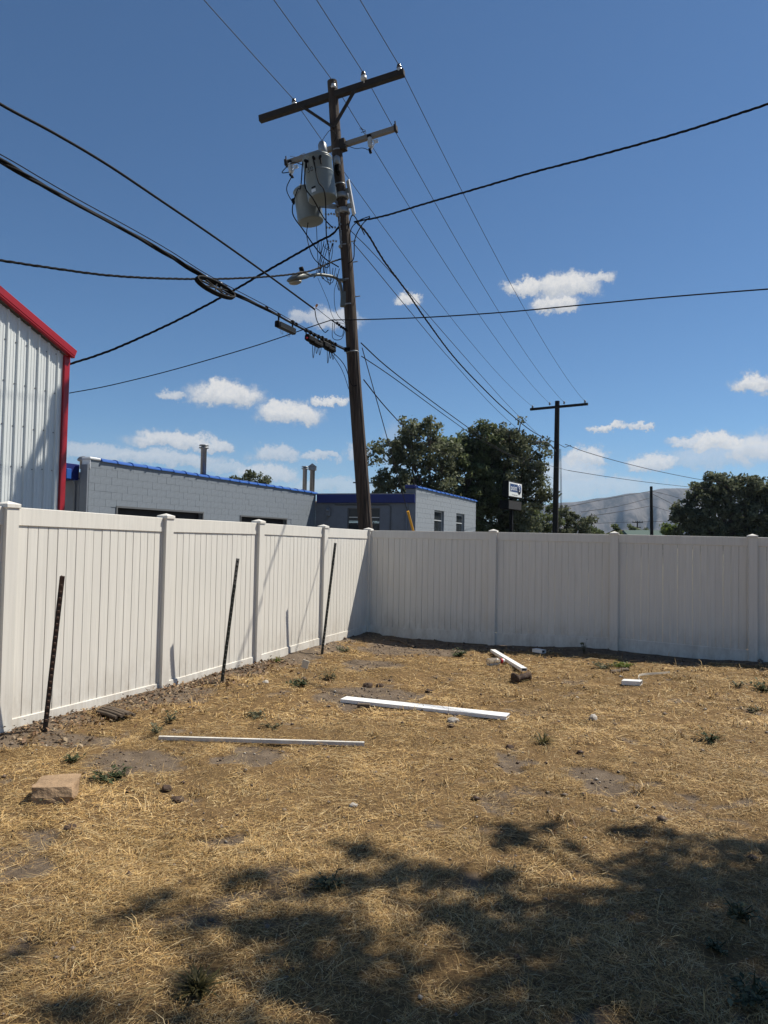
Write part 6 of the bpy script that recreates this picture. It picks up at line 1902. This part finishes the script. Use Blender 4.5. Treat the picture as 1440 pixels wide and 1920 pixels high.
# ------------------------------------------------------------------ weeds
def weed(i, size, n, kind, label, m_=LEAF_WEED, name='weed', cat='weed', up=.8):
    x, y = K['weeds'][i]
    z = gz(x, y)
    root = empty(name, (x, y, z), label, cat, 'weeds in the dry grass')
    rs = np.random.default_rng(100 + i)
    V, F, sh = [], [], []
    stems = MB()
    for k in range(n):
        a = rs.uniform(0, 2 * math.pi); e = rs.uniform(.25, 1.35) * up
        L = size * rs.uniform(.45, 1.0)
        d = np.array([math.cos(a) * math.cos(e), math.sin(a) * math.cos(e), math.sin(e)])
        s_ = np.array([-math.sin(a), math.cos(a), 0])
        if kind == 'broad':
            nl = rs.integers(4, 8)
            stems.tube([(0, 0, 0), tuple(d * L * .55), tuple(d * L + np.array([0, 0, -.08 * L]))], [.0045, .003, .0015], 4, caps=False)
            for j in range(nl):
                q = d * L * rs.uniform(.25, 1.0) + rs.normal(0, .004, 3)
                b = rs.uniform(0, 2 * math.pi); ee = rs.uniform(-.2, .9)
                ld_ = np.array([math.cos(b) * math.cos(ee), math.sin(b) * math.cos(ee), math.sin(ee)])
                ls = np.cross(ld_, [0, 0, 1]); ls /= np.linalg.norm(ls) + 1e-6
                l_ = size * rs.uniform(.16, .34); w_ = l_ * rs.uniform(.22, .36)
                b0 = len(V)
                V += [q, q + ld_ * l_ * .45 + ls * w_, q + ld_ * l_ + np.array([0, 0, -.15 * l_]), q + ld_ * l_ * .45 - ls * w_]
                F.append((b0, b0 + 1, b0 + 2, b0 + 3)); sh += [float(np.clip(rs.normal(.45, .28), 0, 1))] * 4
        else:
            w_ = rs.uniform(.0025, .0055) * (1 + size)
            b0 = len(V)
            r0 = rs.normal(0, size * .10, 3); r0[2] = 0
            p1 = r0 + d * L * .55; p2 = r0 + d * L + np.array([math.cos(a), math.sin(a), -.6]) * L * .18
            V += [r0 - s_ * w_, r0 + s_ * w_, p1 + s_ * w_ * .8, p1 - s_ * w_ * .8, p2]
            F += [(b0, b0 + 1, b0 + 2, b0 + 3), (b0 + 3, b0 + 2, b0 + 4)]; sh += [float(np.clip(rs.normal(.45, .3), 0, 1))] * 5
    me = bpy.data.meshes.new('leaves'); me.from_pydata([tuple(v_) for v_ in V], [], F)
    at = me.attributes.new('shade', 'FLOAT', 'POINT'); at.data.foreach_set('value', np.array(sh, np.float32))
    me.materials.append(m_)
    link('leaves', me, None, root)
    if kind == 'broad': stems.obj('stem', m_, root)
    return root
weed(0, .14, 16, 'broad', 'leafy green weed standing alone in the sunny straw at the right')
weed(1, .17, 60, 'grass', 'green grass tuft in the sunny straw right of the long plank', GRASS_DK, 'grass_tuft', 'grass tuft')
weed(2, .18, 20, 'broad', 'dark leafy weed at the right edge by the back fence')
weed(3, .16, 34, 'broad', 'low spreading weed on the near bare patch right of the stone block', LEAF_WEED, up=.45)
weed(4, .12, 12, 'broad', 'small dark weed behind the stone block, nearer the thin strip')
weed(5, .15, 40, 'grass', 'bright green grass tuft growing against the foot of the left fence', LEAF_LIME, 'grass_tuft', 'grass tuft')
weed(6, .16, 24, 'broad', 'grey green weed near the third steel post', LEAF_SAGE, up=.5)
weed(7, .17, 24, 'broad', 'low weed left of the bare patch above the long plank', up=.4)
weed(8, .20, 10, 'broad', 'taller thin weed rising behind the bare patch above the long plank', LEAF_SAGE, up=1.0)
weed(9, .19, 26, 'broad', 'dark weed cluster in the straw left of the white rail', up=.55)
weed(10, .20, 22, 'broad', 'low weed patch near the middle of the back fence shadow', LEAF_SAGE, up=.4)
weed(11, .20, 40, 'broad', 'bright low weed behind the thick grey brown stick', LEAF_LIME, up=.4)
weed(12, .15, 18, 'broad', 'faint weed in the straw above the thin white strip', LEAF_SAGE, up=.5)
weed(13, .12, 12, 'broad', 'small faint weed just above the right half of the thin strip', LEAF_SAGE, up=.5)
weed(14, .18, 7, 'broad', 'thin upright weed by the dark ribbed wood chunk', LEAF_SAGE, up=1.1)
weed(15, .15, 8, 'broad', 'small weed at the left end of the thin white strip', LEAF_SAGE)
weed(16, .12, 16, 'broad', 'dark broad leaved weed inside the tree shadow left of centre', LEAF_DARK)
weed(17, .12, 150, 'grass', 'dark green grass tuft in the shade at the lower left', GRASS_DK, 'grass_tuft', 'grass tuft', up=1.0)
weed(18, .11, 20, 'broad', 'dark leafy weed in the deep shade at the right', LEAF_DARK)
weed(19, .13, 24, 'broad', 'large dark weed in the bottom right corner shade', LEAF_DARK)
weed(20, .08, 14, 'broad', 'small dark weed in the shade left of the corner weed', LEAF_DARK)
weed(21, .10, 6, 'broad', 'dry pale weed stalk right in front of the stone block', LEAF_SAGE, up=1.1)
weed(22, .16, 10, 'broad', 'thin weed left of the dark leafy weed at the right edge', LEAF_SAGE)
weed(24, .24, 5, 'broad', 'thin upright weed beside the short offcut at the back fence', LEAF_SAGE, up=1.15)
weed(26, .12, 10, 'broad', 'small dark weed low at the right edge above the leafy weed')
bpy.context.view_layer.update()
